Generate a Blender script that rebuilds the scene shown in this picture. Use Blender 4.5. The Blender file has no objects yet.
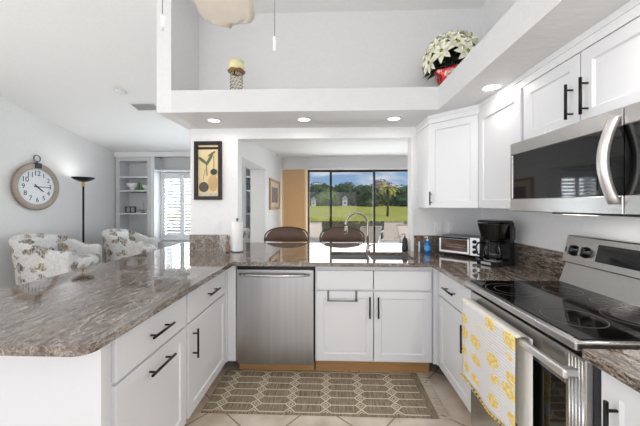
import bpy, bmesh, math, random
from mathutils import Vector, Matrix
PI = math.pi
R = math.radians
rnd = random.Random(7)
scene = bpy.context.scene
COL = scene.collection

# ------------------------------------------------------------------ camera
cd = bpy.data.cameras.new('camera')
cam = bpy.data.objects.new('camera', cd)
COL.objects.link(cam)
cam.location = (0, 0, 1.35)
cam.rotation_euler = (R(90), 0, 0.035)
cd.sensor_width = 36
cd.lens = 290 / 640 * 36
cd.shift_y = -8 / 640
cd.clip_start = 0.02
cd.clip_end = 400
scene.camera = cam

# ------------------------------------------------------------------ colour management
vs = scene.view_settings
vs.view_transform = 'Standard'
vs.look = 'None'
vs.gamma = 1
vs.use_curve_mapping = False
vs.exposure = -0.1

# ------------------------------------------------------------------ sky with clouds
w = bpy.data.worlds.new('sky')
scene.world = w
w.use_nodes = True
nt = w.node_tree
nt.nodes.clear()
out = nt.nodes.new('ShaderNodeOutputWorld')
bg = nt.nodes.new('ShaderNodeBackground')
tc = nt.nodes.new('ShaderNodeTexCoord')
mp = nt.nodes.new('ShaderNodeMapping')
mp.inputs['Scale'].default_value = (3, 3, 11)
nz = nt.nodes.new('ShaderNodeTexNoise')
nz.inputs['Scale'].default_value = 2.2
nz.inputs['Detail'].default_value = 6
cr = nt.nodes.new('ShaderNodeValToRGB')
cr.color_ramp.elements[0].position = 0.45
cr.color_ramp.elements[0].color = (0.36, 0.54, 0.82, 1)
cr.color_ramp.elements[1].position = 0.62
cr.color_ramp.elements[1].color = (0.86, 0.90, 0.97, 1)
nt.links.new(tc.outputs['Generated'], mp.inputs['Vector'])
nt.links.new(mp.outputs['Vector'], nz.inputs['Vector'])
nt.links.new(nz.outputs['Fac'], cr.inputs['Fac'])
nt.links.new(cr.outputs['Color'], bg.inputs['Color'])
nt.links.new(bg.outputs['Background'], out.inputs['Surface'])
bg.inputs['Strength'].default_value = 0.85

# ------------------------------------------------------------------ lights
def area(name, loc, rot, sx, sy, power, color=(1, 1, 1)):
    l = bpy.data.lights.new(name, 'AREA')
    l.shape = 'RECTANGLE'
    l.size = sx
    l.size_y = sy
    l.energy = power
    l.color = color
    o = bpy.data.objects.new(name, l)
    o.location = loc
    o.rotation_euler = rot
    COL.objects.link(o)
    return o

sun = bpy.data.lights.new('sun', 'SUN')
sun.energy = 3.3
sun.angle = R(1.5)
sun.color = (1.0, 0.95, 0.86)
so = bpy.data.objects.new('sun', sun)
so.rotation_euler = (R(40), R(22), R(25))
COL.objects.link(so)

# rear and left: fill lights added out of view, standing in for daylight
area('fill_rear', (-1.0, -2.8, 1.15), (R(122), 0, 0), 4.6, 2.0, 78, (1.0, 0.985, 0.965))
area('fill_left', (-4.75, 0.0, 1.15), (R(112), 0, R(-90)), 4.2, 2.0, 84, (1.0, 0.995, 0.99))
area('daylight_lanai', (0.7, 5.95, 1.1), (R(-112), 0, 0), 3.1, 1.8, 85, (0.98, 0.99, 1.0))
area('daylight_shutters', (-3.03, 7.15, 1.35), (R(-90), 0, 0), 1.9, 1.5, 190, (0.97, 0.985, 1.0))

# ------------------------------------------------------------------ materials
def lin(c):
    return tuple(((x / 255) / 12.92 if x / 255 <= 0.04045 else ((x / 255 + 0.055) / 1.055) ** 2.4) for x in c) + (1,)

MATS = {}
def pm(name, rgb, rough=0.5, metal=0.0, noise=0.04, nscale=30, bump=0.0, bscale=80, stretch=None,
       trans=0.0, emit=None, estr=0.0, coat=0.0, ior=1.45, alpha=1.0, sub=0.0):
    m = bpy.data.materials.new(name)
    m.use_nodes = True
    n = m.node_tree.nodes
    l = m.node_tree.links
    b = n['Principled BSDF']
    b.inputs['Roughness'].default_value = rough
    b.inputs['Metallic'].default_value = metal
    b.inputs['IOR'].default_value = ior
    b.inputs['Coat Weight'].default_value = coat
    b.inputs['Transmission Weight'].default_value = trans
    b.inputs['Alpha'].default_value = alpha
    if sub:
        b.inputs['Subsurface Weight'].default_value = sub
        b.inputs['Subsurface Radius'].default_value = (0.02, 0.015, 0.01)
    if emit:
        b.inputs['Emission Color'].default_value = lin(emit)
        b.inputs['Emission Strength'].default_value = estr
    t = n.new('ShaderNodeTexCoord')
    mpp = n.new('ShaderNodeMapping')
    l.new(t.outputs['Object'], mpp.inputs['Vector'])
    if stretch:
        mpp.inputs['Scale'].default_value = stretch
    z = n.new('ShaderNodeTexNoise')
    z.inputs['Scale'].default_value = nscale
    z.inputs['Detail'].default_value = 3
    l.new(mpp.outputs['Vector'], z.inputs['Vector'])
    mx = n.new('ShaderNodeMix')
    mx.data_type = 'RGBA'
    c = lin(rgb)
    mx.inputs[6].default_value = tuple(max(0, x * (1 - noise)) for x in c[:3]) + (1,)
    mx.inputs[7].default_value = tuple(min(1, x * (1 + noise)) for x in c[:3]) + (1,)
    l.new(z.outputs['Fac'], mx.inputs[0])
    l.new(mx.outputs[2], b.inputs['Base Color'])
    if bump:
        z2 = n.new('ShaderNodeTexNoise')
        z2.inputs['Scale'].default_value = bscale
        z2.inputs['Detail'].default_value = 4
        l.new(mpp.outputs['Vector'], z2.inputs['Vector'])
        bp = n.new('ShaderNodeBump')
        bp.inputs['Strength'].default_value = bump
        bp.inputs['Distance'].default_value = 0.01
        l.new(z2.outputs['Fac'], bp.inputs['Height'])
        l.new(bp.outputs['Normal'], b.inputs['Normal'])
    MATS[name] = m
    return m

WALL = pm('wall_paint', (237, 237, 237), 0.6, bump=0.08, bscale=60)
CEIL = pm('ceiling_paint', (241, 241, 241), 0.7, bump=0.1, bscale=50)
SOFF = pm('soffit_paint', (228, 228, 229), 0.6, bump=0.25, bscale=22, stretch=(0.6, 2, 2))
TRIMW = pm('trim_white', (238, 239, 241), 0.35)
CABW = pm('cabinet_white', (229, 230, 233), 0.32, noise=0.01)
SHELFG = pm('bookcase_paint', (216, 217, 219), 0.5)
BLKM = pm('black_metal', (30, 28, 28), 0.35, 0.6)
STEEL = pm('stainless_steel', (205, 205, 206), 0.3, 1.0, noise=0.10, nscale=8, bump=0.03, bscale=30, stretch=(1, 1, 30))
STEELV = pm('stainless_steel_vertical', (178, 179, 182), 0.3, 1.0, noise=0.14, nscale=5, stretch=(6, 6, 0.15))
STEELH = pm('stainless_steel_horizontal', (194, 192, 190), 0.26, 1.0, noise=0.12, nscale=6, stretch=(6, 0.3, 12))
CHROME = pm('satin_nickel', (200, 196, 190), 0.16, 1.0)
NICK = pm('brushed_nickel', (172, 166, 158), 0.24, 1.0)
GREYM = pm('grey_metal', (120, 122, 126), 0.4, 0.7)
BGLASS = pm('black_glass', (6, 6, 7), 0.04, 0.0, ior=1.6)
COOKG = pm('cooktop_glass', (10, 9, 9), 0.06, 0.0, ior=1.42)
BPLAS = pm('black_plastic', (14, 14, 15), 0.22)
WPLAS = pm('white_plastic', (240, 240, 240), 0.4)
GLASS = pm('clear_glass', (250, 252, 252), 0.0, trans=1.0, noise=0.0, ior=1.45)
OAK = pm('oak_kick', (184, 142, 92), 0.5, noise=0.25, nscale=6, stretch=(1, 1, 14))
DGREY = pm('dark_grey', (58, 58, 60), 0.5)
GROUT = pm('burner_ring', (92, 84, 80), 0.3)
LAMPON = pm('lamp_lens', (255, 250, 240), 0.4, emit=(255, 246, 230), estr=7.0)

def window_glass(name, tint=(1, 1, 1)):
    m = bpy.data.materials.new(name)
    m.use_nodes = True
    n = m.node_tree.nodes
    l = m.node_tree.links
    n.clear()
    o = n.new('ShaderNodeOutputMaterial')
    tr = n.new('ShaderNodeBsdfTransparent')
    tr.inputs['Color'].default_value = tint + (1,)
    gl = n.new('ShaderNodeBsdfGlossy')
    gl.inputs['Roughness'].default_value = 0.02
    mx = n.new('ShaderNodeMixShader')
    fr = n.new('ShaderNodeFresnel')
    fr.inputs['IOR'].default_value = 1.3
    l.new(fr.outputs[0], mx.inputs[0])
    l.new(tr.outputs[0], mx.inputs[1])
    l.new(gl.outputs[0], mx.inputs[2])
    l.new(mx.outputs[0], o.inputs['Surface'])
    return m
WGLASS = window_glass('window_glass', (0.93, 0.96, 0.97))
THINGLASS = window_glass('thin_glass', (0.9, 0.92, 0.93))

class NB:
    """small helper to chain shader nodes"""
    def __init__(s, name, rough=0.5, coord='Object'):
        s.m = bpy.data.materials.new(name)
        s.m.use_nodes = True
        s.n = s.m.node_tree.nodes
        s.l = s.m.node_tree.links
        s.b = s.n['Principled BSDF']
        s.b.inputs['Roughness'].default_value = rough
        s.t = s.n.new('ShaderNodeTexCoord').outputs[coord]
    def map(s, scale=(1, 1, 1), rot=(0, 0, 0), loc=(0, 0, 0), vec=None):
        q = s.n.new('ShaderNodeMapping')
        q.inputs['Scale'].default_value = scale
        q.inputs['Rotation'].default_value = rot
        q.inputs['Location'].default_value = loc
        s.l.new(vec or s.t, q.inputs['Vector'])
        return q.outputs[0]
    def noise(s, vec, scale, detail=3, dist=0.0, rough=0.5):
        q = s.n.new('ShaderNodeTexNoise')
        q.inputs['Scale'].default_value = scale
        q.inputs['Detail'].default_value = detail
        q.inputs['Distortion'].default_value = dist
        q.inputs['Roughness'].default_value = rough
        s.l.new(vec, q.inputs['Vector'])
        return q.outputs['Fac']
    def vor(s, vec, scale, feature='F1', out='Distance', rand=1.0):
        q = s.n.new('ShaderNodeTexVoronoi')
        q.feature = feature
        q.inputs['Scale'].default_value = scale
        q.inputs['Randomness'].default_value = rand
        s.l.new(vec, q.inputs['Vector'])
        return q.outputs[out]
    def ramp(s, fac, stops):
        q = s.n.new('ShaderNodeValToRGB')
        e = q.color_ramp.elements
        while len(e) < len(stops):
            e.new(0.5)
        for i, (p, c) in enumerate(stops):
            e[i].position = p
            e[i].color = lin(c)
        s.l.new(fac, q.inputs['Fac'])
        return q.outputs['Color']
    def mix(s, fac, a, b):
        q = s.n.new('ShaderNodeMix')
        q.data_type = 'RGBA'
        if isinstance(fac, (int, float)):
            q.inputs[0].default_value = fac
        else:
            s.l.new(fac, q.inputs[0])
        for k, v in ((6, a), (7, b)):
            if isinstance(v, tuple):
                q.inputs[k].default_value = lin(v)
            else:
                s.l.new(v, q.inputs[k])
        return q.outputs[2]
    def math(s, op, a, b=None):
        q = s.n.new('ShaderNodeMath')
        q.operation = op
        for k, v in ((0, a), (1, b)):
            if v is None:
                continue
            if isinstance(v, (int, float)):
                q.inputs[k].default_value = v
            else:
                s.l.new(v, q.inputs[k])
        return q.outputs[0]
    def step(s, fac, lo, hi):
        q = s.n.new('ShaderNodeMapRange')
        q.inputs[1].default_value = lo
        q.inputs[2].default_value = hi
        s.l.new(fac, q.inputs[0])
        return q.outputs[0]
    def sep(s, vec):
        q = s.n.new('ShaderNodeSeparateXYZ')
        s.l.new(vec, q.inputs[0])
        return q.outputs
    def done(s, col):
        s.l.new(col, s.b.inputs['Base Color'])
        return s.m

def granite():
    g = NB('granite', 0.045)
    g.b.inputs['IOR'].default_value = 2.3
    v = g.map((6.5, 1.3, 6.5), (0, 0, R(12)))
    warp = g.noise(v, 1.6, 6, 1.2, 0.62)
    base = g.ramp(warp, [(0.28, (30, 22, 18)), (0.39, (80, 64, 54)), (0.45, (166, 152, 138)), (0.50, (74, 68, 66)),
                         (0.56, (160, 152, 146)), (0.62, (104, 84, 70)), (0.70, (50, 38, 32))])
    v2 = g.map((14, 6, 14), (0, 0, R(20)))
    n2 = g.noise(v2, 5.0, 6, 0.6, 0.7)
    sp = g.ramp(n2, [(0.32, (34, 28, 26)), (0.44, (104, 82, 66)), (0.52, (142, 126, 112)), (0.60, (184, 172, 158)), (0.70, (66, 50, 42))])
    c = g.mix(0.42, base, sp)
    v3 = g.map((3.6, 0.8, 3.6), (0, 0, R(8)), (3, 1, 0))
    n3 = g.noise(v3, 2.4, 5, 1.6, 0.6)
    a3 = g.math('ABSOLUTE', g.math('SUBTRACT', n3, 0.5))
    vein = g.math('SUBTRACT', 1.0, g.step(a3, 0.004, 0.022))
    c = g.mix(g.math('MULTIPLY', vein, 0.85), c, (70, 46, 34))
    v5 = g.map((4.6, 0.9, 4.6), (0, 0, R(14)), (7, 2, 1))
    n5 = g.noise(v5, 3.4, 6, 2.2, 0.6)
    a5 = g.math('ABSOLUTE', g.math('SUBTRACT', n5, 0.5))
    vein2 = g.math('SUBTRACT', 1.0, g.step(a5, 0.003, 0.02))
    c = g.mix(g.math('MULTIPLY', vein2, 0.75), c, (44, 32, 27))
    a6 = g.math('ABSOLUTE', g.math('SUBTRACT', n5, 0.57))
    c = g.mix(g.math('MULTIPLY', g.math('SUBTRACT', 1.0, g.step(a6, 0.003, 0.025)), 0.5), c, (206, 196, 184))
    n4 = g.noise(g.map((1, 1, 1)), 140, 2)
    c = g.mix(g.step(n4, 0.56, 0.66), c, (36, 28, 25))
    return g.done(c)
GRAN = granite()

def tile():
    g = NB('floor_tile', 0.28)
    v = g.map((1, 1, 1), (0, 0, R(40)), (0.1, 0.07, 0))
    x, y, z = g.sep(v)
    T = 0.46
    fx = g.math('ABSOLUTE', g.math('SUBTRACT', g.math('FRACT', g.math('DIVIDE', g.math('ADD', x, 50), T)), 0.5))
    fy = g.math('ABSOLUTE', g.math('SUBTRACT', g.math('FRACT', g.math('DIVIDE', g.math('ADD', y, 50), T)), 0.5))
    mx = g.math('MAXIMUM', fx, fy)
    line = g.step(mx, 0.487, 0.491)
    n1 = g.noise(g.map((1, 1, 1)), 5, 5)
    c = g.ramp(n1, [(0.35, (198, 182, 162)), (0.5, (216, 204, 188)), (0.65, (228, 218, 204))])
    c = g.mix(line, c, (150, 132, 112))
    return g.done(c)
TILE = tile()

def fabric_floral():
    g = NB('shell_print_fabric', 0.85)
    v = g.map((1, 1, 1), (0.3, 0.2, 0.5))
    d = g.vor(v, 6.0)
    col = g.vor(v, 6.0, out='Color')
    n1 = g.noise(v, 14, 3)
    dd = g.math('ADD', d, g.math('MULTIPLY', g.math('SUBTRACT', n1, 0.5), 0.75))
    mask = g.math('SUBTRACT', 1.0, g.step(dd, 0.36, 0.42))
    r_, g_, b_ = g.sep(col)
    shell = g.ramp(r_, [(0.0, (92, 88, 90)), (0.3, (126, 112, 98)), (0.55, (172, 144, 108)), (0.75, (120, 122, 128)), (0.95, (88, 84, 80))])
    hatch = g.noise(g.map((60, 60, 12)), 1.0, 2)
    shell = g.mix(g.step(hatch, 0.42, 0.58), shell, (204, 198, 188))
    basec = g.ramp(g.noise(v, 40, 2), [(0.4, (222, 220, 216)), (0.6, (236, 236, 236))])
    small = g.step(g.noise(v, 38, 1), 0.66, 0.72)
    basec = g.mix(g.math('MULTIPLY', small, 0.5), basec, (150, 146, 144))
    return g.done(g.mix(mask, basec, shell))
FLORAL = fabric_floral()

def towel_mat():
    g = NB('lemon_print_cotton', 0.9, 'UV')
    x, y, z = g.sep(g.t)
    st = g.step(g.math('SINE', g.math('MULTIPLY', y, 190)), 0.0, 0.3)
    base = g.mix(st, (238, 236, 232), (220, 219, 224))
    v = g.map((1, 1.5, 1))
    d = g.vor(v, 3.4, rand=0.45)
    n1 = g.noise(v, 12, 2)
    dd = g.math('ADD', d, g.math('MULTIPLY', g.math('SUBTRACT', n1, 0.5), 0.2))
    m = g.math('SUBTRACT', 1.0, g.step(dd, 0.36, 0.43))
    lem = g.ramp(g.noise(v, 26, 3), [(0.38, (232, 196, 100)), (0.5, (242, 212, 120)), (0.62, (246, 232, 184))])
    ring = g.math('SUBTRACT', 1.0, g.step(g.math('ABSOLUTE', g.math('SUBTRACT', dd, 0.52)), 0.01, 0.03))
    c = g.mix(m, base, lem)
    c = g.mix(g.math('MULTIPLY', ring, 0.15), c, (180, 176, 140))
    return g.done(c)
TOWEL = towel_mat()

def rattan():
    g = NB('woven_rattan', 0.7)
    x, y, z = g.sep(g.map((1, 1, 1)))
    a = g.math('SINE', g.math('MULTIPLY', x, 420))
    b = g.math('SINE', g.math('MULTIPLY', z, 420))
    p = g.math('MULTIPLY', a, b)
    c = g.ramp(g.step(p, -0.6, 0.6), [(0.0, (70, 53, 45)), (1.0, (132, 108, 94))])
    return g.done(c)
RATTAN = rattan()

def rug_mat():
    g = NB('rug_weave', 0.95)
    n1 = g.noise(g.map((40, 3, 1)), 3.0, 4)
    c = g.ramp(n1, [(0.3, (104, 92, 76)), (0.5, (146, 131, 110)), (0.7, (172, 158, 134))])
    return g.done(c)
RUG = rug_mat()
RUGLINE = pm('rug_cream_yarn', (222, 212, 192), 0.95, noise=0.1, nscale=90)
BLIND = pm('tan_blind', (246, 226, 192), 0.6, noise=0.05)
def add_translucent(m, c, f):
    n = m.node_tree.nodes; l = m.node_tree.links
    o = n['Material Output']; b = n['Principled BSDF']
    tr = n.new('ShaderNodeBsdfTranslucent'); tr.inputs['Color'].default_value = lin(c)
    mx = n.new('ShaderNodeMixShader'); mx.inputs[0].default_value = f
    l.new(b.outputs[0], mx.inputs[1]); l.new(tr.outputs[0], mx.inputs[2]); l.new(mx.outputs[0], o.inputs['Surface'])
add_translucent(BLIND, (250, 236, 214), .45)
GRASS = pm('lawn_grass', (158, 154, 58), 0.9, noise=0.25, nscale=0.6)
PATIO = pm('patio_concrete', (214, 206, 204), 0.8, noise=0.06, nscale=3)
SLING = pm('tan_sling', (196, 178, 166), 0.8)
def leaf_mat(name, a, b, s=3.0):
    g = NB(name, 0.7)
    return g.done(g.ramp(g.noise(g.map((1, 1, 1)), s, 4), [(0.35, a), (0.65, b)]))
LEAFD = leaf_mat('dark_foliage', (34, 52, 34), (84, 104, 58), 1.5)
LEAFM = leaf_mat('mid_foliage', (70, 92, 48), (128, 138, 72), 1.5)
LEAFY = leaf_mat('yellow_foliage', (140, 144, 60), (196, 186, 96), 2.0)
LEAFA = leaf_mat('autumn_foliage', (110, 84, 72), (176, 150, 134), 2.0)
BARK = pm('bark', (106, 90, 76), 0.9)
HOUSEW = pm('house_wall', (206, 206, 208), 0.8)
ROOFM = pm('house_roof', (168, 164, 164), 0.8)

# ------------------------------------------------------------------ mesh helpers
def B():
    return bmesh.new()

def box(bm, x0, x1, y0, y1, z0, z1, mi=0):
    vs_ = [bm.verts.new(p) for p in ((x0, y0, z0), (x1, y0, z0), (x1, y1, z0), (x0, y1, z0),
                                     (x0, y0, z1), (x1, y0, z1), (x1, y1, z1), (x0, y1, z1))]
    fs = []
    for q in ((0, 3, 2, 1), (4, 5, 6, 7), (0, 1, 5, 4), (1, 2, 6, 5), (2, 3, 7, 6), (3, 0, 4, 7)):
        f = bm.faces.new([vs_[i] for i in q])
        f.material_index = mi
        fs.append(f)
    return fs

def rbox(bm, x0, x1, y0, y1, z0, z1, r=0.004, seg=2, mi=0):
    t = bmesh.new()
    box(t, x0, x1, y0, y1, z0, z1)
    bmesh.ops.bevel(t, geom=t.edges[:], offset=r, segments=seg, profile=0.5, affect='EDGES')
    merge(bm, t, Matrix(), mi)

def merge(bm, t, M=Matrix(), mi=None):
    mp_ = {}
    for v in t.verts:
        mp_[v] = bm.verts.new(M @ v.co)
    for f in t.faces:
        try:
            nf = bm.faces.new([mp_[v] for v in f.verts])
            nf.material_index = f.material_index if mi is None else mi
            nf.smooth = f.smooth
        except ValueError:
            pass
    t.free()

def lathe(bm, prof, c=(0, 0, 0), seg=24, M=None, mi=0, smooth=True):
    """prof: list of (r, z)"""
    M = M or Matrix.Translation(c)
    rings = []
    for r, z in prof:
        if r < 1e-6:
            rings.append([bm.verts.new(M @ Vector((0, 0, z)))])
        else:
            rings.append([bm.verts.new(M @ Vector((r * math.cos(2 * PI * i / seg), r * math.sin(2 * PI * i / seg), z))) for i in range(seg)])
    for a, b in zip(rings, rings[1:]):
        for i in range(seg):
            j = (i + 1) % seg
            if len(a) == 1 and len(b) == 1:
                continue
            if len(a) == 1:
                q = [a[0], b[j], b[i]][::-1]
            elif len(b) == 1:
                q = [a[i], a[j], b[0]]
            else:
                q = [a[i], a[j], b[j], b[i]]
            f = bm.faces.new(q)
            f.smooth = smooth
            f.material_index = mi

def tube(bm, pts, r, seg=10, mi=0, closed=False, r1=None):
    pts = [Vector(p) for p in pts]
    n = len(pts)
    rings = []
    up = None
    for i, p in enumerate(pts):
        if closed:
            d = (pts[(i + 1) % n] - pts[i - 1]).normalized()
        else:
            d = (pts[min(i + 1, n - 1)] - pts[max(i - 1, 0)]).normalized()
        if up is None:
            up = Vector((0, 0, 1)) if abs(d.z) < 0.9 else Vector((1, 0, 0))
        a = d.cross(up).normalized()
        b = a.cross(d).normalized()
        up = b
        rr = r if r1 is None else r + (r1 - r) * i / (n - 1)
        rings.append([bm.verts.new(p + rr * (math.cos(2 * PI * k / seg) * a + math.sin(2 * PI * k / seg) * b)) for k in range(seg)])
    m = n if closed else n - 1
    for i in range(m):
        a, b = rings[i], rings[(i + 1) % n]
        for k in range(seg):
            f = bm.faces.new([a[k], a[(k + 1) % seg], b[(k + 1) % seg], b[k]])
            f.smooth = True
            f.material_index = mi
    if not closed:
        for q in (rings[0][::-1], rings[-1]):
            f = bm.faces.new(q)
            f.material_index = mi

def prism(bm, poly, axis, a, b, mi=0, smooth=False):
    """extrude 2-D polygon. axis 'x': poly=(y,z); 'y': poly=(x,z); 'z': poly=(x,y)"""
    def P(p, t):
        return {'x': (t, p[0], p[1]), 'y': (p[0], t, p[1]), 'z': (p[0], p[1], t)}[axis]
    A = [bm.verts.new(P(p, a)) for p in poly]
    C = [bm.verts.new(P(p, b)) for p in poly]
    n = len(poly)
    for q in (A[::-1], C):
        f = bm.faces.new(q)
        f.material_index = mi
    for i in range(n):
        f = bm.faces.new([A[i], A[(i + 1) % n], C[(i + 1) % n], C[i]])
        f.material_index = mi
        f.smooth = smooth

def grid_slab(bm, xs, ys, fill, z0, z1):
    vt, vb = {}, {}
    def g(d, i, j, z):
        if (i, j) not in d:
            d[(i, j)] = bm.verts.new((xs[i], ys[j], z))
        return d[(i, j)]
    nx, ny = len(xs) - 1, len(ys) - 1
    F = lambda i, j: 0 <= i < nx and 0 <= j < ny and fill(i, j)
    for i in range(nx):
        for j in range(ny):
            if not F(i, j):
                continue
            bm.faces.new([g(vt, i, j, z1), g(vt, i + 1, j, z1), g(vt, i + 1, j + 1, z1), g(vt, i, j + 1, z1)])
            bm.faces.new([g(vb, i, j + 1, z0), g(vb, i + 1, j + 1, z0), g(vb, i + 1, j, z0), g(vb, i, j, z0)])
            for (di, dj, a, b) in ((0, -1, (i, j), (i + 1, j)), (1, 0, (i + 1, j), (i + 1, j + 1)),
                                   (0, 1, (i + 1, j + 1), (i, j + 1)), (-1, 0, (i, j + 1), (i, j))):
                if not F(i + di, j + dj):
                    bm.faces.new([g(vb, *a, z0), g(vb, *b, z0), g(vt, *b, z1), g(vt, *a, z1)])

def obj(name, bm, mat, parent=None, fix=True, M=None):
    if fix:
        bmesh.ops.recalc_face_normals(bm, faces=bm.faces[:])
    me = bpy.data.meshes.new(name)
    bm.to_mesh(me)
    bm.free()
    for m in (mat if isinstance(mat, (list, tuple)) else [mat]):
        me.materials.append(m)
    o = bpy.data.objects.new(name, me)
    COL.objects.link(o)
    if parent:
        o.parent = parent
    return o

def struct(name, bm, mat):
    o = obj(name, bm, mat)
    o['kind'] = 'structure'
    return o

def thing(name, label, cat, loc=(0, 0, 0), rz=0, group=None):
    o = bpy.data.objects.new(name, None)
    COL.objects.link(o)
    o.empty_display_size = 0.1
    o.location = loc
    o.rotation_euler = (0, 0, rz)
    o['label'] = label
    o['category'] = cat
    if group:
        o['group'] = group
    return o

def tag(o, label, cat, group=None, kind=None):
    o['label'] = label
    o['category'] = cat
    if group:
        o['group'] = group
    if kind:
        o['kind'] = kind
    return o

def text_bm(bm, s, size, M, ext=0.0008, mi=0):
    cu = bpy.data.curves.new('t', 'FONT')
    cu.body = s
    cu.size = size
    cu.extrude = ext
    cu.align_x = 'CENTER'
    cu.align_y = 'CENTER'
    cu.resolution_u = 3
    o = bpy.data.objects.new('t', cu)
    COL.objects.link(o)
    bpy.context.view_layer.update()
    me = bpy.data.meshes.new_from_object(o.evaluated_get(bpy.context.evaluated_depsgraph_get()))
    t = bmesh.new()
    t.from_mesh(me)
    merge(bm, t, M, mi)
    bpy.data.objects.remove(o)
    bpy.data.curves.remove(cu)
    bpy.data.meshes.remove(me)

# ================================================================== THE SETTING
CZ = lambda y: 2.546 + 0.183 * (6.5 - y)      # vaulted ceiling height
XL, XR, YR, YF = -4.95, 1.44, -3.0, 6.5

b = B(); box(b, XL - 0.2, 3.0, YR - 0.2, 7.1, -0.1, 0)
struct('floor', b, TILE)

b = B()
prism(b, [(YR - .2, CZ(YR - .2)), (7.1, CZ(7.1)), (7.1, CZ(7.1) + .1), (YR - .2, CZ(YR - .2) + .1)], 'x', XL - .2, 1.6)
struct('ceiling', b, CEIL)

# dining side ceiling
b = B()
prism(b, [(2.93, 2.06), (5.75, 2.29), (5.75, 2.37), (2.93, 2.14)], 'x', -0.93, 3.0)
struct('ceiling', b, CEIL)

# left wall with an out-of-view opening added for the fill light
b = B()
ys = [YR, -2.2, 1.8, 7.0]
prism(b, [(1.8, 0), (7.0, 0), (7.0, CZ(7.0)), (1.8, CZ(1.8))], 'x', XL - .15, XL)
prism(b, [(YR, 0), (-2.2, 0), (-2.2, CZ(-2.2)), (YR, CZ(YR))], 'x', XL - .15, XL)
prism(b, [(-2.2, 2.3), (1.8, 2.3), (1.8, CZ(1.8)), (-2.2, CZ(-2.2))], 'x', XL - .15, XL)
struct('wall_left', b, WALL)
# rear wall, behind the camera
b = B()
box(b, XL, -3.3, YR - .15, YR, 0, 4.3)
box(b, 1.3, XR + .1, YR - .15, YR, 0, 4.3)
box(b, -3.3, 1.3, YR - .15, YR, 2.3, 4.3)
struct('wall_rear', b, WALL)
# right wall
b = B()
prism(b, [(YR, 0), (2.95, 0), (2.95, CZ(2.95)), (YR, CZ(YR))], 'x', XR, XR + .12)
struct('wall_right', b, WALL)
# wall behind the sink with the wide pass-through
b = B()
Y0, Y1 = 2.81, 2.93
box(b, -1.375, -.90, Y0, Y1, 0, 2.10)
box(b, .775, XR, Y0, Y1, 0, 2.10)
box(b, -.90, .775, Y0, Y1, 0, .872)
box(b, -.90, .775, Y0, Y1, 1.995, 2.10)
box(b, -1.41, XR, Y0, Y1, 2.10, CZ(Y0))
struct('wall_back', b, WALL)
# casing bead around the opening
b = B()
box(b, -.925, .80, Y0 - .012, Y0, 1.995, 2.04)
box(b, -.925, -.90, Y0 - .012, Y0, 1.06, 1.995)
box(b, .775, .80, Y0 - .012, Y0, 1.06, 1.995)
struct('trim_1', b, WALL)
# wall end going up beside the high kitchen space
b = B()
prism(b, [(2.31, 2.10), (2.81, 2.10), (2.81, CZ(2.81)), (2.31, CZ(2.31))], 'x', -1.41, -1.29)
struct('wall_upper_left', b, WALL)
# dropped soffit
b = B()
box(b, -1.29, XR, 2.31, 2.81, 2.10, 2.28)
box(b, .85, XR, -2.0, 2.31, 2.10, 2.28)
struct('trim_6', b, SOFF)
# wall between living side and dining side
b = B()
box(b, -1.15, -.93, 4.15, 7.0, 0, 3.0)
box(b, -1.15, -.93, 2.93, 4.15, 1.86, 3.25)
struct('wall_middle', b, WALL)
# dining right wall and window wall
b = B(); box(b, 2.6, 2.75, 2.93, 5.6, 0, 2.4); struct('wall_dining_right', b, WALL)
b = B()
box(b, -.93, -.90, 5.56, 5.75, 0, 2.4)
box(b, -.90, -.43, 5.62, 5.75, 2.04, 2.4)
box(b, -.43, 2.75, 5.55, 5.75, 2.04, 2.5)
box(b, 2.3, 2.75, 5.55, 5.75, 0, 2.04)
struct('wall_far', b, WALL)
# living far wall behind the shelves
b = B()
box(b, XL, -4.02, 6.85, 7.0, 0, 2.7)
box(b, -2.05, -1.15, 6.85, 7.0, 0, 2.7)
box(b, -4.02, -2.05, 6.85, 7.0, 2.12, 2.7)
box(b, -4.02, -2.05, 6.85, 7.0, 0, 0.52)
struct('wall_living_far', b, WALL)

# sliding glass doors: frame, panes
def glass_panel(n, x0, x1, y):
    root = B()
    f = .026
    box(root, x0, x0 + f, y, y + .04, .02, 2.04)
    box(root, x1 - f, x1, y, y + .04, .02, 2.04)
    box(root, x0 + f, x1 - f, y, y + .04, 1.985, 2.04)
    box(root, x0 + f, x1 - f, y, y + .04, .02, .08)
    o = struct('door_%d' % n, root, DARKF)
    q = B(); box(q, x0 + f, x1 - f, y + .017, y + .021, .08, 1.985)
    p = obj('pane', q, WGLASS, o)
    return o
DARKF = pm('bronze_frame', (52, 48, 46), 0.4, 0.5)
glass_panel(5, -.90, -.40, 5.65)
glass_panel(1, -.44, .035, 5.60)
glass_panel(2, -.01, .875, 5.65)
glass_panel(3, .825, 1.70, 5.60)
glass_panel(4, 1.66, 2.30, 5.65)

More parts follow.
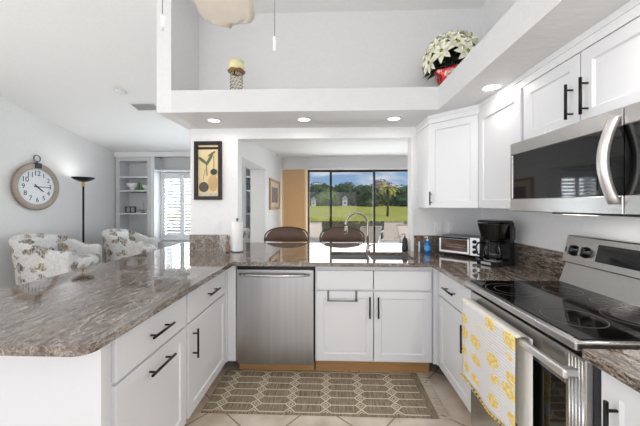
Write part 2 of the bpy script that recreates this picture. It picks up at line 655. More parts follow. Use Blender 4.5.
# living window with plantation shutters
def shutter_window():
    b = B()
    X0, X1, Z0, Z1 = -4.02, -2.05, .52, 2.12
    for x in (X0, X1 - .05):
        box(b, x, x + .05, 6.72, 6.85, Z0, Z1)
    box(b, X0 + .05, X1 - .05, 6.72, 6.85, Z1 - .05, Z1)
    box(b, X0 + .05, X1 - .05, 6.66, 6.85, Z0, Z0 + .05)
    wnd = struct('window_1', b, TRIMW)
    q = B(); box(q, X0 + .05, X1 - .05, 6.90, 6.905, Z0 + .05, Z1 - .05)
    obj('pane', q, WGLASS, wnd)
    n = 4
    wv = (X1 - X0 - .1) / n
    for k in range(n):
        a = X0 + .05 + k * wv + .003
        c = a + wv - .006
        q = B()
        s = .045
        box(q, a, a + s, 6.75, 6.78, Z0 + .05, Z1 - .05)
        box(q, c - s, c, 6.75, 6.78, Z0 + .05, Z1 - .05)
        box(q, a + s, c - s, 6.75, 6.78, Z0 + .05, Z0 + .14)
        box(q, a + s, c - s, 6.75, 6.78, Z1 - .14, Z1 - .05)
        z = Z0 + .19
        while z < Z1 - .16:
            t = bmesh.new()
            box(t, a + s, c - s, -.036, .036, -.005, .005)
            merge(q, t, Matrix.Translation((0, 6.765, z)) @ Matrix.Rotation(R(-42), 4, 'X'))
            z += .078
        tube(q, [((a + c) / 2, 6.722, Z0 + .16), ((a + c) / 2, 6.722, Z1 - .16)], .006, 6)
        obj('shutter', q, TRIMW, wnd)
shutter_window()
b = B(); box(b, -.92, -.91, 4.2, 5.6, 0, .09); struct('baseboard_middle', b, TRIMW)
b = B(); box(b, XL, XL + .012, 1.8, 6.45, 0, .1); struct('baseboard_left', b, TRIMW)

# ------------------------------------------------------------------ built-in bookcases, living room far wall
def bookcase(x0, x1, label, left_panel=True):
    t = thing('built_in_bookcase', label, 'bookcase', (x0, 6.5, 0), 0)
    W = x1 - x0
    q = B()
    box(q, 0, .09, 0, .34, 0, 2.45)
    box(q, W - .09, W, 0, .34, 0, 2.45)
    box(q, .09, W - .09, .32, .34, 0, 2.38)
    box(q, .09, W - .09, 0, .34, 2.36, 2.45)
    obj('case', q, SHELFG, t)
    q = B()
    box(q, .09, W - .09, .01, .32, 0, .62)
    obj('base', q, SHELFG, t)
    for zz in (1.165, 1.69, 2.005):
        q = B(); box(q, .09, W - .09, .012, .32, zz - .028, zz)
        obj('shelf', q, TRIMW, t)
    q = B()
    lx = .09 + .2
    for i in range(4):
        x = .22 + i * .13
        if x < W - .15:
            box(q, x, x + .05, .06, .28, 1.645, 1.662)
    obj('stemware_rack', q, DGREY, t)
    return t
bookcase(-4.93, -4.10, 'white built-in bookcase with bowls on its shelves, left of the shuttered window')
bookcase(-2.00, -1.155, 'white built-in bookcase seen through the side opening, right of the picture of the gourds')
b = B()
box(b, -4.93, -1.155, 6.44, 6.52, 2.45, 2.56)
struct('trim_2', b, TRIMW)
b = B()
box(b, -4.10, -4.02, 6.50, 6.84, 0, 2.45)
box(b, -2.07, -2.00, 6.50, 6.84, 0, 2.45)
box(b, -4.02, -2.07, 6.52, 6.84, 2.13, 2.16)
struct('trim_3', b, TRIMW)
b = B()
box(b, -4.02, -2.07, 6.50, 6.84, 0, .5)
struct('trim_4', b, TRIMW)

# ================================================================== KITCHEN CABINETS
def shaker(bm, x0, x1, z0, z1, y=0, th=.02, rail=.055, rec=.009):
    """door front facing -y with recessed centre panel"""
    box_pts = []
    yf, yb, yr = y - th, y, y - th + rec
    e = .0015
    def V(x, yy, z):
        return bm.verts.new((x, yy, z))
    o_f = [V(x0 + e, yf, z0 + e), V(x1 - e, yf, z0 + e), V(x1 - e, yf, z1 - e), V(x0 + e, yf, z1 - e)]
    o_m = [V(x0, yf + e, z0), V(x1, yf + e, z0), V(x1, yf + e, z1), V(x0, yf + e, z1)]
    o_b = [V(x0, yb, z0), V(x1, yb, z0), V(x1, yb, z1), V(x0, yb, z1)]
    i_f = [V(x0 + rail, yf, z0 + rail), V(x1 - rail, yf, z0 + rail), V(x1 - rail, yf, z1 - rail), V(x0 + rail, yf, z1 - rail)]
    g = .006
    i_r = [V(x0 + rail + g, yr, z0 + rail + g), V(x1 - rail - g, yr, z0 + rail + g), V(x1 - rail - g, yr, z1 - rail - g), V(x0 + rail + g, yr, z1 - rail - g)]
    for k in range(4):
        j = (k + 1) % 4
        bm.faces.new([o_f[k], o_f[j], i_f[j], i_f[k]])
        bm.faces.new([i_f[k], i_f[j], i_r[j], i_r[k]])
        bm.faces.new([o_m[k], o_m[j], o_f[j], o_f[k]])
        bm.faces.new([o_b[k], o_b[j], o_m[j], o_m[k]])
    bm.faces.new(i_r)
    bm.faces.new(o_b[::-1])

def slab_front(bm, x0, x1, z0, z1, y=0, th=.02):
    rbox(bm, x0, x1, y - th, y, z0, z1, .0025, 1)

def pull(cx, cz, L, vert, parent, y=-.02):
    q = B()
    yo = y - .032
    h = L / 2
    if vert:
        tube(q, [(cx, yo, cz - h), (cx, yo, cz + h)], .0062, 8)
        for s in (-1, 1):
            tube(q, [(cx, y + .001, cz + s * h * .68), (cx, yo, cz + s * h * .68)], .0045, 6)
    else:
        tube(q, [(cx - h, yo, cz), (cx + h, yo, cz)], .0062, 8)
        for s in (-1, 1):
            tube(q, [(cx + s * h * .68, y + .001, cz), (cx + s * h * .68, yo, cz)], .0045, 6)
    return obj('handle', q, BLKM, parent)

KZ = .114     # bottom of cabinets
TZ = .872     # underside of worktop
def base_cab(label, loc, rz, W, D=.58, fill=None, kick=(0, 1)):
    t = thing('base_cabinet', label, 'cabinet', loc, rz, None)
    q = B()
    # carcass as panels: open inside
    box(q, 0, .018, 0, D, KZ, TZ)
    box(q, W - .018, W, 0, D, KZ, TZ)
    box(q, .018, W - .018, 0, D, KZ, KZ + .018)
    box(q, .018, W - .018, D - .018, D, KZ + .018, TZ)
    box(q, .07, W - .07, 0, .018, TZ - .04, TZ)
    box(q, .07, W - .07, 0, .018, .655, .69)
    box(q, .018, .07, 0, .018, KZ + .018, TZ)
    box(q, W - .07, W - .018, 0, .018, KZ + .018, TZ)
    obj('body', q, CABW, t)
    q = B(); box(q, 0, W, .07, .085, 0, KZ)
    obj('toe_kick', q, OAK, t)
    return t

# left run: local x -> +y, front faces +x
XF = -.83
L1 = base_cab('white base cabinet under the peninsula end, drawer over pull-out front', (XF, 1.02, 0), R(90), .60, .60)
q = B(); slab_front(q, .05, .585, .674, .850); d = obj('drawer', q, CABW, L1); pull(.32, .762, .17, False, d)
q = B(); shaker(q, .05, .585, .125, .662); d = obj('pull_out_front', q, CABW, L1); pull(.32, .60, .19, False, d)
L2 = base_cab('white base cabinet beside the dishwasher corner, short drawer over one door with a vertical handle', (XF, 1.62, 0), R(90), .63, .60)
q = B(); slab_front(q, .012, .60, .674, .850); d = obj('drawer', q, CABW, L2); pull(.33, .762, .16, False, d)
q = B(); shaker(q, .012, .60, .125, .662); d = obj('door', q, CABW, L2); pull(.065, .535, .17, True, d)
# end panel of the peninsula
b = B(); box(b, -1.66, -.81, .998, 1.0185, 0, TZ)
tag(obj('end_panel', b, CABW), 'flat white panel closing the near end of the peninsula below the granite', 'cabinet panel')
b = B(); box(b, -1.46, -1.44, 1.02, 2.79, 0, TZ)
tag(obj('back_panel', b, CABW), 'long white panel on the living room side of the peninsula', 'cabinet panel')

# corner filler strips
b = B(); box(b, -.845, -.748, 2.27, 2.30, KZ, TZ); box(b, -.845, -.81, 2.25, 2.27, KZ, TZ); 
tag(obj('corner_filler', b, CABW), 'white filler strip in the corner left of the dishwasher', 'cabinet filler')
b = B(); box(b, .80, .855, 2.28, 2.31, KZ, TZ); box(b, .825, .844, 2.266, 2.28, KZ, TZ)
tag(obj('corner_filler', b, CABW), 'white filler strip in the corner right of the sink cabinet', 'cabinet filler')

# sink cabinet, front faces -y
S = base_cab('wide white sink cabinet with two doors below two blank drawer fronts', (-.118, 2.30, 0), 0, .917, .49)
for x0, x1 in ((.012, .455), (.461, .904)):
    q = B(); slab_front(q, x0, x1, .686, .835); obj('drawer_front', q, CABW, S)
q = B(); shaker(q, .012, .455, .128, .672); d1 = obj('door', q, CABW, S); pull(.425, .555, .165, True, d1)
q = B(); shaker(q, .461, .904, .128, .672); d2 = obj('door', q, CABW, S); pull(.491, .555, .165, True, d2)
# over-door towel bar
t = thing('towel_bar', 'grey metal over-door towel bar hooked on the left sink door', 'towel bar', (-.118, 2.30, 0))
for x in (.095, .315):
    q = B()
    box(q, x, x + .016, -.0245, -.0205, .595, .6725)
    box(q, x, x + .016, -.0245, -.001, .6725, .6735)
    obj('hook', q, GREYM, t)
q = B(); tube(q, [(.095, -.045, .605), (.331, -.045, .605)], .005, 8)
for x in (.103, .323):
    tube(q, [(x, -.023, .605), (x, -.045, .605)], .004, 6)
obj('bar', q, GREYM, t)

# right run: local x -> -y, front faces -x
R1 = base_cab('white base cabinet between sink corner and range, small drawer over a single door', (.845, 2.265, 0), R(-90), .55, .58)
q = B(); slab_front(q, .03, .54, .674, .850); d = obj('drawer', q, CABW, R1); pull(.26, .762, .17, False, d)
q = B(); shaker(q, .03, .54, .125, .662); d = obj('door', q, CABW, R1); pull(.475, .535, .17, True, d)
R2 = base_cab('white base cabinet in the bottom right corner, near side of the range', (.845, .925, 0), R(-90), .70, .58)
q = B(); shaker(q, .012, .69, .125, .850); d = obj('door', q, CABW, R2); pull(.062, .70, .17, True, d)

# ------------------------------------------------------------------ dishwasher
t = thing('dishwasher', 'stainless steel dishwasher with a bar handle set between white cabinets', 'dishwasher', (-.746, 2.30, 0))
q = B(); box(q, .003, .617, 0, .48, KZ, .868); obj('tub_body', q, BPLAS, t)
q = B(); rbox(q, .004, .616, -.022, -.001, .09, .838, .004, 2); obj('door', q, STEELV, t)
q = B(); box(q, .004, .616, -.008, -.001, .84, .868); obj('control_strip', q, BPLAS, t)
q = B()
pts = [(.03 + .55 * i / 12, -.022 - .045 * math.sin(PI * min(1, max(0, i / 12))) ** .35, .80) for i in range(13)]
tube(q, pts, .011, 10); obj('handle', q, CHROME, t)
q = B(); box(q, .003, .617, .05, .07, 0, .088); obj('toe_kick', q, OAK, t)

# ------------------------------------------------------------------ worktops
SX0, SX1, SY0, SY1 = 0.0, .70, 2.37, 2.76
t = thing('granite_countertop', 'polished brown and grey granite countertop wrapping the U-shaped kitchen and peninsula', 'countertop')
b = B()
xs = [-1.73, -1.378, -.903, -.76, SX0, .345, .365, SX1, .772, .78, 1.0, XR - .002]
ysl = [.88, 1.712, 2.24, SY0, SY1, 2.807, 2.933, 3.40]
def fill(i, j):
    x = (xs[i] + xs[i + 1]) / 2
    y = (ysl[j] + ysl[j + 1]) / 2
    if y > 2.93: return x < 1.0
    if y > 2.807: return -.903 < x < .772 or x < -1.378
    if y > 2.24:
        if SX0 < x < SX1 and SY0 < y < SY1: return False
        return True
    if y > 1.712: return x < -.76 or x > .78
    return x < -.76
grid_slab(b, xs, ysl, fill, .874, .905)
def corner_bevel(bm, x, y, r):
    es = [e for e in bm.edges if all(abs(v.co.x - x) < 1e-4 and abs(v.co.y - y) < 1e-4 for v in e.verts)]
    bmesh.ops.bevel(bm, geom=es, offset=r, segments=6, profile=.5, affect='EDGES')
corner_bevel(b, -.76, .88, .05)
corner_bevel(b, -1.73, .88, .05)
obj('worktop', b, GRAN, t)
q = B(); box(q, -1.375, -1.00, 2.788, 2.808, .905, 1.06); obj('backsplash', q, GRAN, t)
q = B(); box(q, .80, XR - .022, 2.788, 2.808, .905, 1.06); obj('backsplash', q, GRAN, t)
q = B(); box(q, XR - .022, XR - .002, 1.715, 2.808, .905, 1.06); obj('backsplash', q, GRAN, t)
t2 = thing('granite_countertop', 'short piece of granite countertop in the bottom right corner, near side of the range', 'countertop')
b = B(); rbox(b, .78, XR - .002, .20, .928, .874, .905, .003, 2); obj('worktop', b, GRAN, t2)
q = B(); box(q, XR - .022, XR - .002, .20, .928, .9055, 1.06); obj('backsplash', q, GRAN, t2)

# sink
t = thing('double_sink', 'stainless steel double bowl undermount sink in the granite below the pass-through', 'sink', (SX0, SY0, 0))
def bowl(x0, x1, y0, y1, z0, z1, th=.003):
    q = B()
    for a in ((x0, x0 + th, y0, y1), (x1 - th, x1, y0, y1), (x0 + th, x1 - th, y0, y0 + th), (x0 + th, x1 - th, y1 - th, y1)):
        box(q, *a, z0, z1)
    box(q, x0, x1, y0, y1, z0 - th, z0)
    lathe(q, [(0, z0 + .001), (.04, z0 + .001), (.045, z0 + .004), (.045, z0)], ((x0 + x1) / 2, (y0 + y1) / 2, 0), 16)
    return q
obj('bowl', bowl(0, .345, 0, SY1 - SY0, .70, .8735), STEEL, t)
obj('bowl', bowl(.355, .70, 0, SY1 - SY0, .70, .8735), STEEL, t)
q = B(); rbox(q, .343, .357, .0, SY1 - SY0, .85, .885, .003); obj('divider', q, CHROME, t)

# faucet
t = thing('gooseneck_faucet', 'tall brushed nickel gooseneck faucet behind the double sink', 'faucet', (.36, 2.783, .905))
q = B(); lathe(q, [(0, 0), (.022, 0), (.022, .006), (.017, .012), (.016, .06), (.012, .075), (.0, .075)], seg=20)
obj('base', q, NICK, t)
q = B()
pts = [(0, 0, .07), (0, 0, .16), (0, 0, .25)]
for i in range(1, 13):
    a = PI * i / 12
    pts.append((-.105 + .105 * math.cos(a), -.0 - .03 * (1 - math.cos(a)) / 2, .265 + .105 * math.sin(a)))
pts.append((-.21, -.03, .235))
tube(q, pts, .0115, 12); obj('spout', q, NICK, t)
q = B(); tube(q, [(-.21, -.03, .245), (-.214, -.03, .17)], .0145, 12, r1=.018); obj('spray_head', q, NICK, t)
q = B(); tube(q, [(.014, 0, .055), (.075, -.008, .085)], .006, 8); obj('lever', q, NICK, t)

# ------------------------------------------------------------------ upper cabinets
def upper_cab(label, loc, rz, W, z0, z1, D=.31):
    t = thing('wall_cabinet', label, 'cabinet', loc, rz)
    q = B()
    box(q, 0, .018, 0, D, z0, z1); box(q, W - .018, W, 0, D, z0, z1)
    box(q, .018, W - .018, 0, D, z0, z0 + .018); box(q, .018, W - .018, 0, D, z1 - .018, z1)
    box(q, .018, W - .018, D - .01, D, z0 + .018, z1 - .018)
    box(q, .018, .04, 0, .018, z0 + .018, z1 - .018); box(q, W - .04, W - .018, 0, .018, z0 + .018, z1 - .018)
    obj('body', q, CABW, t)
    return t
UZ0, UZ1 = 1.325, 2.03
U1 = upper_cab('white wall cabinet above the coffee maker, left of the microwave, single door', (1.12, 2.198, 0), R(-90), .486, UZ0, UZ1)
q = B(); shaker(q, .006, .480, UZ0 + .004, UZ1 - .004); obj('door', q, CABW, U1)
U2 = upper_cab('white two-door wall cabinet mounted directly above the microwave', (1.128, 1.710, 0), R(-90), .768, 1.703, UZ1)
q = B(); shaker(q, .006, .381, 1.708, UZ1 - .004); d = obj('door', q, CABW, U2); pull(.345, 1.82, .16, True, d)
q = B(); shaker(q, .387, .762, 1.708, UZ1 - .004); d = obj('door', q, CABW, U2); pull(.423, 1.82, .16, True, d)
U3 = upper_cab('white wall cabinet beyond the microwave at the right edge', (1.128, .940, 0), R(-90), .50, UZ0, UZ1)
q = B(); shaker(q, .006, .494, UZ0 + .004, UZ1 - .004); obj('door', q, CABW, U3)
# diagonal corner cabinet
t = thing('corner_wall_cabinet', 'white diagonal corner wall cabinet with a small vertical handle, right of the pass-through', 'cabinet', (0, 0, 0))
pa, pb = Vector((.835, 2.488)), Vector((1.118, 2.205))
b = B()
prism(b, [(.835, 2.488), (1.118, 2.205), (1.437, 2.205), (1.437, 2.805), (.835, 2.805)], 'z', UZ0, UZ1)
obj('body', b, CABW, t)
L = (pb - pa).length
q = B(); tb = bmesh.new(); shaker(tb, .006, L - .006, UZ0 + .004, UZ1 - .004)
MM = Matrix.Translation((pa.x, pa.y, 0)) @ Matrix.Rotation(R(-45), 4, 'Z')
merge(q, tb, MM)
d = obj('door', q, CABW, t)
q = B(); tb = bmesh.new()
tube(tb, [(.035, -.052, 1.35), (.035, -.052, 1.46)], .006, 8)
for z in (1.37, 1.44): tube(tb, [(.035, -.019, z), (.035, -.052, z)], .0045, 6)
merge(q, tb, MM); obj('handle', q, BLKM, d)
# crown strip between cabinets and soffit
b = B()
poly = [(.828, 2.806), (.828, 2.478), (1.108, 2.198), (1.108, .44), (1.437, .44), (1.437, 2.806)]
prism(b, poly, 'z', UZ1 + .001, 2.07)
poly2 = [(.820, 2.806), (.820, 2.474), (1.10, 2.194), (1.10, .44), (1.437, .44), (1.437, 2.806)]
prism(b, poly2, 'z', 2.07, 2.0995)
struct('trim_5', b, TRIMW)

# ------------------------------------------------------------------ microwave
t = thing('microwave', 'stainless over-the-range microwave with black glass door and curved steel handle', 'microwave', (1.035, 1.706, 0), R(-90))
W = .762
Z0, Z1 = 1.315, 1.698
q = B(); box(q, 0, W, .022, .40, Z0 + .005, Z1); obj('body', q, DGREY, t)
q = B()
dw = .642
rbox(q, 0, dw, -.0, .022, 1.632, Z1, .003, 1)
rbox(q, 0, dw, -.0, .022, Z0, 1.384, .003, 1)
rbox(q, 0, .022, -.0, .022, 1.384, 1.632, .003, 1)
obj('door_frame', q, STEELH, t)
q = B(); box(q, .022, dw, .004, .021, 1.3845, 1.6315); obj('door_glass', q, BGLASS, t)
q = B(); rbox(q, .09, .54, .0015, .0035, 1.405, 1.56, .0005, 1); obj('window_screen', q, BGLASS, t)
q = B(); rbox(q, dw + .004, W, 0, .022, 1.632, Z1, .003, 1); obj('panel_frame', q, STEELH, t)
q = B(); rbox(q, dw + .004, W, 0, .022, Z0, 1.384, .003, 1); obj('panel_frame', q, STEELH, t)
q = B(); box(q, dw + .004, W, .004, .021, 1.3845, 1.6315); obj('control_panel', q, BGLASS, t)
q = B()
n = 14
prev = None
for i in range(n + 1):
    a = i / n
    z = 1.352 + a * (1.668 - 1.352)
    yo = -.012 - .042 * math.sin(PI * a)
    w_ = .017
    ring = [q.verts.new(p) for p in ((.622 - w_, yo - .004, z), (.622, yo - .010, z), (.622 + w_, yo - .004, z), (.622 + w_, yo + .012, z), (.622 - w_, yo + .012, z))]
    if prev:
        for k in range(5):
            f = q.faces.new([prev[k], prev[(k + 1) % 5], ring[(k + 1) % 5], ring[k]]); f.smooth = True
    else:
        q.faces.new(ring[::-1])
    prev = ring
q.faces.new(prev)
obj('handle', q, pm('curved_handle_steel', (228, 226, 224), .32, .8), t)
q = B(); box(q, .25, .72, .05, .34, Z0 - .008, Z0 + .004); obj('underside_filter', q, BPLAS, t)
q = B(); box(q, .30, .46, .06, .10, Z0 - .0095, Z0 - .0081); obj('cooktop_lamp', q, LAMPON, t)
lu = bpy.data.lights.new('cooktop_bulb', 'AREA'); lu.shape = 'RECTANGLE'; lu.size = .5; lu.size_y = .06; lu.energy = 1.3; lu.color = (1, .97, .93)
ou = bpy.data.objects.new('cooktop_bulb', lu); ou.location = (.38, .16, Z0 - .012); ou.parent = t; COL.objects.link(ou)

# ------------------------------------------------------------------ range
t = thing('electric_range', 'stainless electric range with black glass cooktop and oven towel on its handle', 'range', (.79, 1.706, 0), R(-90))
W = .762
q = B(); box(q, .004, W - .004, .046, .62, .06, .888); obj('body', q, STEELV, t)
q = B()
rbox(q, 0, W, -.015, .59, .888, .916, .005, 2)
obj('cooktop_frame', q, STEELH, t)
q = B(); rbox(q, .016, W - .016, .012, .515, .9162, .9195, .001, 1); obj('cooktop_glass', q, COOKG, t)
def ring(bm, cx, cy, r, z=.9202, w_=.0016, seg=48):
    vo = [(cx + (r + w_) * math.cos(2 * PI * i / seg), cy + (r + w_) * math.sin(2 * PI * i / seg), z) for i in range(seg)]
    vi = [(cx + (r - w_) * math.cos(2 * PI * i / seg), cy + (r - w_) * math.sin(2 * PI * i / seg), z) for i in range(seg)]
    A = [bm.verts.new(p) for p in vo]; C = [bm.verts.new(p) for p in vi]
    for i in range(seg):
        j = (i + 1) % seg
        bm.faces.new([A[i], A[j], C[j], C[i]])
for cx, cy, rr in ((.20, .13, .115), (.20, .13, .075), (.56, .14, .10), (.20, .38, .08), (.56, .38, .105), (.56, .38, .07), (.38, .43, .055)):
    q = B(); ring(q, cx, cy, rr); obj('burner_ring', q, GROUT, t)
# front band, gap, door, drawer
q = B(); box(q, .006, W - .006, .030, .0455, .858, .888); obj('vent_gap', q, BPLAS, t)
q = B()
YD0, YD1 = .020, .0445
rbox(q, .003, .085, YD0, YD1, .30, .856, .003, 1)
rbox(q, W - .085, W - .003, YD0, YD1, .30, .856, .003, 1)
rbox(q, .085, W - .085, YD0, YD1, .735, .856, .001, 1)
rbox(q, .085, W - .085, YD0, YD1, .30, .34, .001, 1)
od = obj('oven_door', q, STEELH, t)
q = B(); box(q, .085, W - .085, YD0 + .003, YD1 - .002, .34, .735); obj('door_glass', q, BGLASS, od)
q = B()
rbox(q, .02, W - .02, -.036, -.016, .786, .818, .008, 3)
for x in (.04, W - .04):
    rbox(q, x - .012, x + .012, -.018, YD0 + .001, .79, .814, .003, 1)
obj('handle', q, pm('handle_steel', (232, 231, 230), .3, .8), od)
q = B()
for k in range(5):
    tube(q, [(W - .014 - k * .013, YD0, .31), (W - .014 - k * .013, YD0, .85)], .0045, 8)
obj('fluted_stile', q, STEELH, od)
q = B(); rbox(q, .003, W - .003, YD0, YD1, .085, .292, .003, 1); obj('storage_drawer', q, STEELH, t)
q = B(); box(q, .02, W - .02, .06, .60, 0, .06); obj('plinth', q, BPLAS, t)
# backguard
q = B()
prism(q, [(.515, .918), (.545, 1.0), (.555, 1.03), (.60, 1.03), (.60, .918)], 'x', .004, W - .004)
obj('backguard_base', q, STEELH, t)
q = B()
prism(q, [(.535, 1.035), (.545, 1.028), (.62, 1.028), (.62, 1.18), (.575, 1.18), (.568, 1.174)], 'x', 0, W)
bgp = obj('control_panel', q, STEELH, t)
def bgpt(z): return .535 + (z - 1.035) * (.033 / .139)
def bknob(x, z, parent):
    M = Matrix.Translation((x, bgpt(z) - .001, z)) @ Matrix.Rotation(R(90) - .23, 4, 'X')
    q = B(); lathe(q, [(0, 0), (.030, 0), (.030, .004), (.026, .006), (.024, .026), (.020, .03), (0, .03)], seg=24, M=M)
    k = obj('knob', q, BPLAS, parent)
    q = B(); tb = bmesh.new(); box(tb, -.004, .004, -.022, .022, .03, .035); merge(q, tb, M); obj('knob_grip', q, STEEL, k)
    return k
for x in (.062, .137, W - .137, W - .062):
    bknob(x, 1.10, t)
q = B()
prism(q, [(bgpt(1.065) - .003, 1.065), (bgpt(1.15) - .003, 1.15), (bgpt(1.15) + .003, 1.15), (bgpt(1.065) + .003, 1.065)], 'x', .20, W - .20)
dsp = obj('display', q, BGLASS, t)

# tea towel over the oven handle
def towel():
    root = thing('tea_towel', 'white and grey striped tea towel printed with yellow lemons hanging on the oven handle', 'towel')
    def sheet(y0, y1, xin, zt, zl, name, mat, phase, flare):
        bm = B(); uvl = bm.loops.layers.uv.new('UVMap')
        nu, nv = 26, 22
        g = []
        for i in range(nu + 1):
            row = []
            for j in range(nv + 1):
                a = i / nu; c = j / nv
                y = y0 + (y1 - y0) * a + flare * (c) * (a - .5)
                z = zt - (zt - zl) * c + .012 * math.sin(a * 9 + phase) * c
                x = xin + (xin < .78) * -.006 * c * math.sin(a * 11 + phase)
                
                row.append(bm.verts.new((x, y, z)))
            g.append(row)
        for i in range(nu):
            for j in range(nv):
                f = bm.faces.new([g[i][j], g[i + 1][j], g[i + 1][j + 1], g[i][j + 1]]); f.smooth = True
                for lp, (ii, jj) in zip(f.loops, ((i, j), (i + 1, j), (i + 1, j + 1), (i, j + 1))):
                    lp[uvl].uv = (ii / nu, jj / nv)
        o = obj(name, bm, mat, root, fix=False)
        md = o.modifiers.new('s', 'SOLIDIFY'); md.thickness = .003; md.offset = 0
        return o
    sheet(1.655, 1.19, .741, .822, .40, 'front_layer', TOWEL, 0.3, .02)
    sheet(1.66, 1.165, .793, .822, .42, 'back_layer', pm('towel_plain', (232, 230, 226), .9), 2.0, .0)
    q = B()
    n = 24
    for k in range(20):
        y = 1.66 - k / 19 * .465
        z = .396 + .012 * math.sin((1.665 - y) / .475 * 9 + .3)
        t_ = bmesh.new(); bmesh.ops.create_icosphere(t_, subdivisions=1, radius=.007)
        merge(q, t_, Matrix.Translation((.741 - .006 * math.sin((1.665 - y) / .475 * 11 + .3), y, z - .004)))
    obj('pompom_trim', q, pm('yellow_pompom', (236, 196, 80), .9), root)
    # fold over the bar
    bm = B()
    prev = None
    for i in range(9):
        a = PI * i / 8
        p = [bm.verts.new((.767 - .026 * math.cos(a), y, .8205 + .008 * math.sin(a))) for y in (1.655, 1.175)]
        if prev: 
            f = bm.faces.new([prev[0], prev[1], p[1], p[0]]); f.smooth = True
        prev = p
    o = obj('fold', bm, pm('towel_fold', (226, 222, 214), .9), root)
    return root
towel()

# ------------------------------------------------------------------ rug
def rug():
    X0, X1, Yn, Yf = -.84, .69, 1.855, 2.345
    t = thing('kitchen_rug', 'brown woven flat rug with cream hexagon lattice and fringe below the sink', 'rug', (0, 0, 0))
    b = B()
    box(b, X0, X1, Yn, Yf, .0008, .007, 0)
    z = .0074
    def strip(p, q_, w_=.0045):
        a = Vector((p[0], p[1], z)); c = Vector((q_[0], q_[1], z))
        d = (c - a).normalized(); n = Vector((-d.y, d.x, 0)) * w_
        vv = [b.verts.new(v) for v in (a + n, a - n, c - n, c + n)]
        f = b.faces.new(vv); f.material_index = 1
    P, h, aa = .235, .0755, .036
    k0 = -.735
    rows = 7
    def clampx(x): return min(max(x, X0), X1)
    for r_ in range(rows):
        y = Yn + .018 + r_ * h
        if y > Yf - .01: break
        for k in range(-1, 8):
            cx = k0 + k * P
            a0, a1 = clampx(cx + aa), clampx(cx + P - aa)
            if a1 - a0 > .01: strip((a0, y), (a1, y))
            if cx - aa < X0 or cx + aa > X1: continue
            for sx in (-1, 1):
                for sy in (-1, 1):
                    yy = y + sy * h / 2
                    if yy > Yf or yy < Yn: continue
                    strip((cx + sx * aa, y), (cx, yy))
                    strip((cx + sx * aa * .45, y), (cx, y + sy * h * .22), .003)
    obj('woven_field', b, [RUG, RUGLINE], t, fix=False)
    q = B()
    rr = random.Random(3)
    for k in range(44):
        y = Yn + .008 + k * (Yf - Yn - .016) / 43
        pts = [(X1 - .003, y, .006)]
        a = rr.uniform(-.6, .3)
        x = X1
        for s in range(4):
            x += rr.uniform(.012, .022); y += rr.uniform(-.008, .006) + a * .008
            pts.append((x, y, .004 + rr.uniform(0, .003)))
        tube(q, pts, .0024, 5)
    obj('fringe', q, RUGLINE, t)
rug()

# ------------------------------------------------------------------ small things on the worktop
CT = .9055
# drip coffee maker
t = thing('coffee_maker', 'black drip coffee maker with glass carafe beside the toaster oven', 'coffee maker', (1.235, 2.215, CT), R(-62))
t.scale = (.95, .95, .95)
q = B()
poly = [(-.085 + .0, -.10), (.085, -.10), (.09, -.08), (.09, .10), (-.09, .10), (-.09, -.08)]
prism(q, poly, 'z', 0, .035)
obj('base', q, BPLAS, t)
q = B(); lathe(q, [(0, .035), (.062, .035), (.062, .041), (0, .041)], (0, -.03, 0), 24); obj('warming_plate', q, STEEL, t)
q = B(); prism(q, [(.045, .035), (.10, .035), (.10, .33), (.035, .33), (.045, .20)], 'x', -.085, .085); obj('tower', q, BPLAS, t)
q = B()
def loft(bm, secs):
    prev = None
    for (w0, y0, y1, z) in secs:
        rg = []
        for i in range(24):
            a = 2 * PI * i / 24
            cxx, cyy = math.cos(a), math.sin(a)
            sx = math.copysign(abs(cxx) ** .5, cxx); sy = math.copysign(abs(cyy) ** .5, cyy)
            rg.append(bm.verts.new((sx * w0, (y0 + y1) / 2 + sy * (y1 - y0) / 2, z)))
        if prev:
            for k in range(24):
                f = bm.faces.new([prev[k], prev[(k + 1) % 24], rg[(k + 1) % 24], rg[k]]); f.smooth = True
        else: bm.faces.new(rg[::-1])
        prev = rg
    bm.faces.new(prev)
loft(q, [(.062, -.085, .040, .196), (.075, -.09, .040, .215), (.098, -.105, .044, .318), (.100, -.107, .044, .325)])
obj('brew_basket', q, BPLAS, t)
q = B(); loft(q, [(.102, -.11, .102, .3315), (.104, -.112, .104, .336), (.10, -.108, .10, .346), (.09, -.10, .09, .349)]); obj('lid', q, BPLAS, t)
q = B(); box(q, .074, .0985, .05, .092, .20, .30); obj('water_window', q, DGREY, t)
q = B()
lathe(q, [(.03, .0425), (.055, .0425), (.063, .06), (.064, .09), (.055, .13), (.045, .155), (.046, .165)], (0, -.03, 0), 28)
c_ = obj('carafe', q, THINGLASS, t)
q = B(); lathe(q, [(.047, .163), (.05, .165), (.05, .182), (.0, .186)], (0, -.03, 0), 24)
obj('carafe_lid', q, BPLAS, c_)
q = B(); tube(q, [(-.045, -.055, .168), (-.085, -.085, .165), (-.098, -.095, .13), (-.088, -.088, .075), (-.06, -.065, .07)], .008, 8); obj('carafe_handle', q, BPLAS, c_)
q = B(); rbox(q, -.05, .03, -.104, -.0995, .008, .027, .001, 1); obj('switch_panel', q, STEEL, t)

